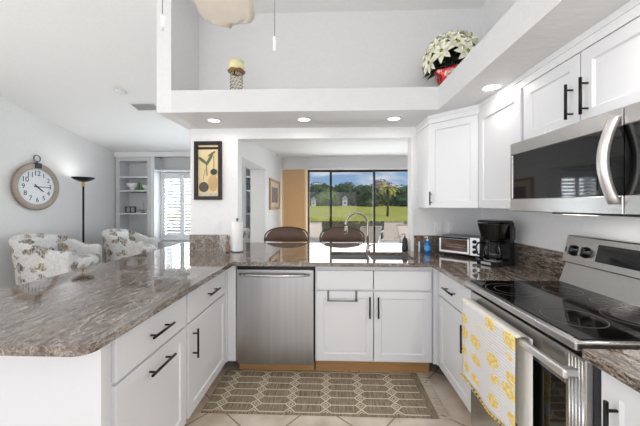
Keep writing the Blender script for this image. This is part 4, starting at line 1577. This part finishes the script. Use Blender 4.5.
for a in ((-.12, .12, .13, .15), (-.12, .12, 0, .02), (-.12, -.10, .02, .13), (.10, .12, .02, .13), (-.01, .01, .02, .13)): box(q, a[0], a[1], 0, .02, a[2], a[3])
obj('frame', q, DGREY, t)
q = B(); box(q, -.10, -.01, .012, .018, .02, .13); box(q, .01, .10, .012, .018, .02, .13); obj('photo', q, pm('photo_paper', (176, 172, 170), .5, noise=.4), t)
t = thing('table_globe_ornament', 'small metal boat-shaped ornament on a stand on the lower bookcase shelf', 'ornament', (-4.36, 6.62, 1.1655))
q = B(); lathe(q, [(0, 0), (.05, 0), (.05, .012), (.006, .02), (.006, .1), (0, .1)], seg=16); obj('stand', q, GREYM, t)
q = B(); tube(q, [(-.08, 0, .08), (-.04, 0, .05), (.04, 0, .05), (.08, 0, .08)], .01, 8); tube(q, [(0, 0, .05), (0, 0, .24)], .004, 6)
obj('hull', q, GREYM, t)
for x, z, lab in ((-1.86, 1.6905, 'left clear glass on the upper shelf of the far right bookcase'), (-1.74, 1.6905, 'middle clear glass on the upper shelf of the far right bookcase')):
    pass
def vase(x, z, lab, s, mat):
    q = B(); lathe(q, [(0, 0), (.035 * s, 0), (.045 * s, .06 * s), (.03 * s, .14 * s), (.012 * s, .18 * s), (.016 * s, .24 * s), (0, .24 * s)], (x, 6.66, z), 16)
    tag(obj('glass_vase', q, mat), lab, 'vase')
GV = pm('smoky_glass', (150, 156, 160), .15)
vase(-1.90, 1.6905, 'dark glass vase on the upper shelf seen through the side opening', 1.2, GV)
vase(-1.74, 1.6905, 'tall black vase on the upper shelf seen through the side opening', 1.6, BPLAS)
vase(-1.92, 1.1655, 'pale slim vase on the lower shelf seen through the side opening, left one', 1.1, GV)
vase(-1.80, 1.1655, 'slender bottle vase on the lower shelf seen through the side opening, middle one', 1.3, GV)
vase(-1.67, 1.1655, 'short bottle vase on the lower shelf seen through the side opening, right one', 1.0, DGREY)

# ================================================================== OUTSIDE
b = B(); prism(b, [(5.76, -.5), (5.76, -.13), (12.0, -.13), (33.0, 1.2), (120, 1.25), (120, -.5)], 'x', -60, 60); struct('lawn', b, GRASS)
b = B(); box(b, -8, 9, 5.76, 11.2, -.12, -.04); struct('patio_floor', b, PATIO)
# hedge beyond the patio
def leaves(bm, fn, n, s, rr):
    for _ in range(n):
        c, nrm = fn()
        a = Vector((rr.uniform(-1, 1), rr.uniform(-1, 1), rr.uniform(-1, 1))).normalized()
        d = (nrm * .6 + a).normalized(); e = d.orthogonal().normalized()
        ss = s * rr.uniform(.6, 1.3)
        v = [bm.verts.new(c + e * ss), bm.verts.new(c + d.cross(e) * ss * .6), bm.verts.new(c - e * ss), bm.verts.new(c - d.cross(e) * ss * .6)]
        bm.faces.new(v)
rh = random.Random(9)
q = B()
box(q, -8, 8.8, 11.3, 11.75, -.12, .60)
def hf():
    if rh.random() < .5: return Vector((rh.uniform(-8, 8.8), 11.28, rh.uniform(-.1, .66))), Vector((0, -1, 0))
    return Vector((rh.uniform(-8, 8.8), rh.uniform(11.25, 11.8), .62 + rh.uniform(0, .08))), Vector((0, 0, 1))
leaves(q, hf, 5000, .05, rh)
tag(obj('hedge', q, pm('brown_hedge', (98, 94, 74), .9, noise=.3, nscale=4), fix=False), 'low dull brown-green hedge along the far edge of the patio', 'hedge')

def tree(label, x, y, zc, rx, rz, mat, seed, n=1500, cat='tree'):
    rr = random.Random(seed)
    t = thing('tree', label, cat, (x, y, 1.15))
    q = B()
    lumps = [(Vector((rr.uniform(-.5, .5) * rx, rr.uniform(-.5, .5) * rx, zc + rr.uniform(-.45, .45) * rz)), rr.uniform(.45, .7)) for _ in range(7)]
    for c, s in lumps:
        tb = bmesh.new(); bmesh.ops.create_icosphere(tb, subdivisions=2, radius=1)
        for v in tb.verts: v.co *= rr.uniform(.8, 1.0)
        merge(q, tb, Matrix.Translation(c) @ Matrix.Diagonal((rx * s * .92, rx * s * .92, rz * s * .92, 1)))
    def fn():
        c, s = rr.choice(lumps)
        d = Vector((rr.gauss(0, 1), rr.gauss(0, 1), rr.gauss(0, 1))).normalized()
        return c + Vector((d.x * rx * s, d.y * rx * s, d.z * rz * s)), d
    leaves(q, fn, n, max(rx, rz) * .06, rr)
    obj('crown', q, mat, t, fix=False)
    q = B(); tube(q, [(0, 0, 0), (.1, 0, zc * .5), (0, 0, zc)], .04 * rx + .05, 8, r1=.02 * rx + .03); obj('trunk', q, BARK, t)
    return t
def wx(u, y): return y * ((u - 320) / 290 - .035)
TREES = [
 ('dark green tree at the left edge of the glass doors view', -4.6, 33, 1.9, 2.0, 2.4, LEAFD),
 ('slim bushy green tree between the first two door mullions', -.15, 33, 1.7, 1.4, 2.2, LEAFM),
 ('bushy green tree in the middle of the view beyond the lawn', 4.3, 33, 1.8, 2.0, 2.2, LEAFD),
 ('dark tree behind the yellow-green palm', 9.2, 33, 1.8, 2.0, 2.2, LEAFD),
 ('tall dark tree behind the small house left of the first mullion', -2.1, 40, 2.4, 2.4, 2.7, LEAFD),
 ('tall green tree behind the small house right of the first mullion', 3.7, 40, 2.2, 2.4, 2.5, LEAFD),
 ('broad green tree far behind the yellow-green palm', 9.5, 40, 2.2, 2.4, 2.5, LEAFM),
 ('bare-looking brownish tree at the right end of the view', 14.6, 40, 2.9, 1.6, 3.0, LEAFA),
 ('low far tree mass seen left beside the tan blinds', -6.0, 47.5, 2.6, 2.9, 3.1, LEAFM),
 ('far hazy tree closing the gap at the first mullion', 1.2, 47.5, 2.6, 2.9, 3.0, LEAFD),
 ('pale brown tree top rising behind the middle trees', 8.6, 47.5, 3.0, 2.9, 3.1, LEAFA)]
for k, (lab, x, y, zc, rx, rz, mt) in enumerate(TREES):
    tree(lab, x, y + 1.2, zc - .75, rx, rz - .75, mt, k + 1, 2200)
# yellow-green palm-like tree
t = thing('palm_tree', 'yellow-green drooping palm on the lawn right of the middle of the view', 'palm tree', (wx(387, 22), 22, .48))
t.scale = (1.0, 1.0, .80)
q = B(); tube(q, [(0, 0, 0), (.05, 0, 1.2), (0, 0, 2.6)], .09, 8); obj('trunk', q, BARK, t)
q = B()
r3 = random.Random(4)
for k in range(34):
    a = r3.uniform(0, 2 * PI); el = r3.uniform(-.3, 1.1)
    L_ = r3.uniform(.8, 1.2)
    p = Vector((0, 0, 2.6)); d = Vector((math.cos(a) * math.cos(el), math.sin(a) * math.cos(el), math.sin(el)))
    side = Vector((-math.sin(a), math.cos(a), 0))
    for s in range(9):
        p2 = p + d * L_ / 9; d = (d + Vector((0, 0, -.22))).normalized()
        for sg in (-1, 1):
            v = [q.verts.new(x) for x in (p, p2, p2 + side * sg * .13 + Vector((0, 0, -.06)))]
            q.faces.new(v)
        p = p2
obj('fronds', q, LEAFY, t, fix=False)
def house(label, x, y, w_, h):
    t = thing('house', label, 'house', (x, y + .8, 1.15))
    q = B(); box(q, -w_ / 2, w_ / 2, 0, .9, 0, h); obj('walls', q, HOUSEW, t)
    q = B(); prism(q, [(-w_ / 2 - .1, h), (w_ / 2 + .1, h), (0, h + .35)], 'y', -.1, 1.0); obj('roof', q, ROOFM, t)
    q = B(); box(q, -.08, .08, -.03, .0, .35, .55); obj('window', q, BGLASS, t)
house('small white house glimpsed between dark trees left of the first door mullion', -2.1, 35.6, 0.55, 0.85)
house('small white house glimpsed between dark trees right of the first door mullion', 1.85, 35.6, 0.6, 1.0)

# patio lounge chairs
def lounge(label, x, y, rz):
    t = thing('patio_chair', label, 'patio chair', (x, y, -.04), rz)
    q = B(); prism(q, [(.25, .38), (.50, .84), (.52, .83), (.28, .37)], 'x', -.27, .27); obj('backrest', q, SLING, t)
    q = B(); box(q, -.27, .27, -.30, .26, .36, .38); obj('seat', q, SLING, t)
    fr = TRIMW
    for sx in (-1, 1):
        q = B(); tube(q, [(sx * .29, -.3, 0), (sx * .29, -.3, .58), (sx * .29, .30, .60), (sx * .29, .42, 0)], .018, 8); obj('leg', q, fr, t)
    q = B()
    for sx in (-1, 1): tube(q, [(sx * .28, .24, .36), (sx * .28, .52, .86)], .016, 8)
    tube(q, [(-.28, .52, .86), (.28, .52, .86)], .016, 8)
    obj('back_frame', q, pm('taupe_frame', (176, 160, 150), .5), t)
lounge('tan sling patio chair outside, seen above the left counter stool gap', wx(314, 8.2), 8.2, R(10))
lounge('tan sling patio chair outside, just right of the faucet', wx(362, 7.6), 7.6, R(200))
lounge('tan sling patio chair outside, left of the two at the right end of the glass', wx(391, 8.6), 8.6, R(-20))
lounge('tan sling patio chair outside at the right end of the glass', wx(416, 7.3), 7.3, R(15))
t = thing('patio_table', 'low white patio table outside at the right end of the glass', 'table', (wx(399, 6.7), 6.7, -.04))
q = B(); rbox(q, -.35, .35, -.25, .25, .44, .47, .008, 1); obj('table_top', q, TRIMW, t)
for sx in (-1, 1):
    for sy in (-1, 1):
        q = B(); tube(q, [(sx * .3, sy * .2, 0), (sx * .3, sy * .2, .44)], .018, 8); obj('leg', q, TRIMW, t)

# groups of like things
for o in bpy.data.objects:
    if o.parent or 'label' not in o: continue
    k = o.name.split('.')[0]
    g = {'base_cabinet': 'white base cabinets', 'wall_cabinet': 'white wall cabinets along the right wall', 'counter_stool': 'counter stools behind the bar',
         'armchair': 'shell-print armchairs in the living room', 'recessed_light': 'recessed lights in the kitchen soffit', 'tree': 'trees beyond the lawn',
         'house': 'small white houses beyond the lawn', 'wall_outlet': 'kitchen wall outlets', 'glass_vase': 'vases on the right bookcase',
         'patio_chair': 'sling chairs on the patio', 'serving_bowl': 'bowls on the left bookcase', 'built_in_bookcase': 'built-in bookcases', 'corner_filler': 'cabinet corner fillers'}.get(k)
    if g: o['group'] = g
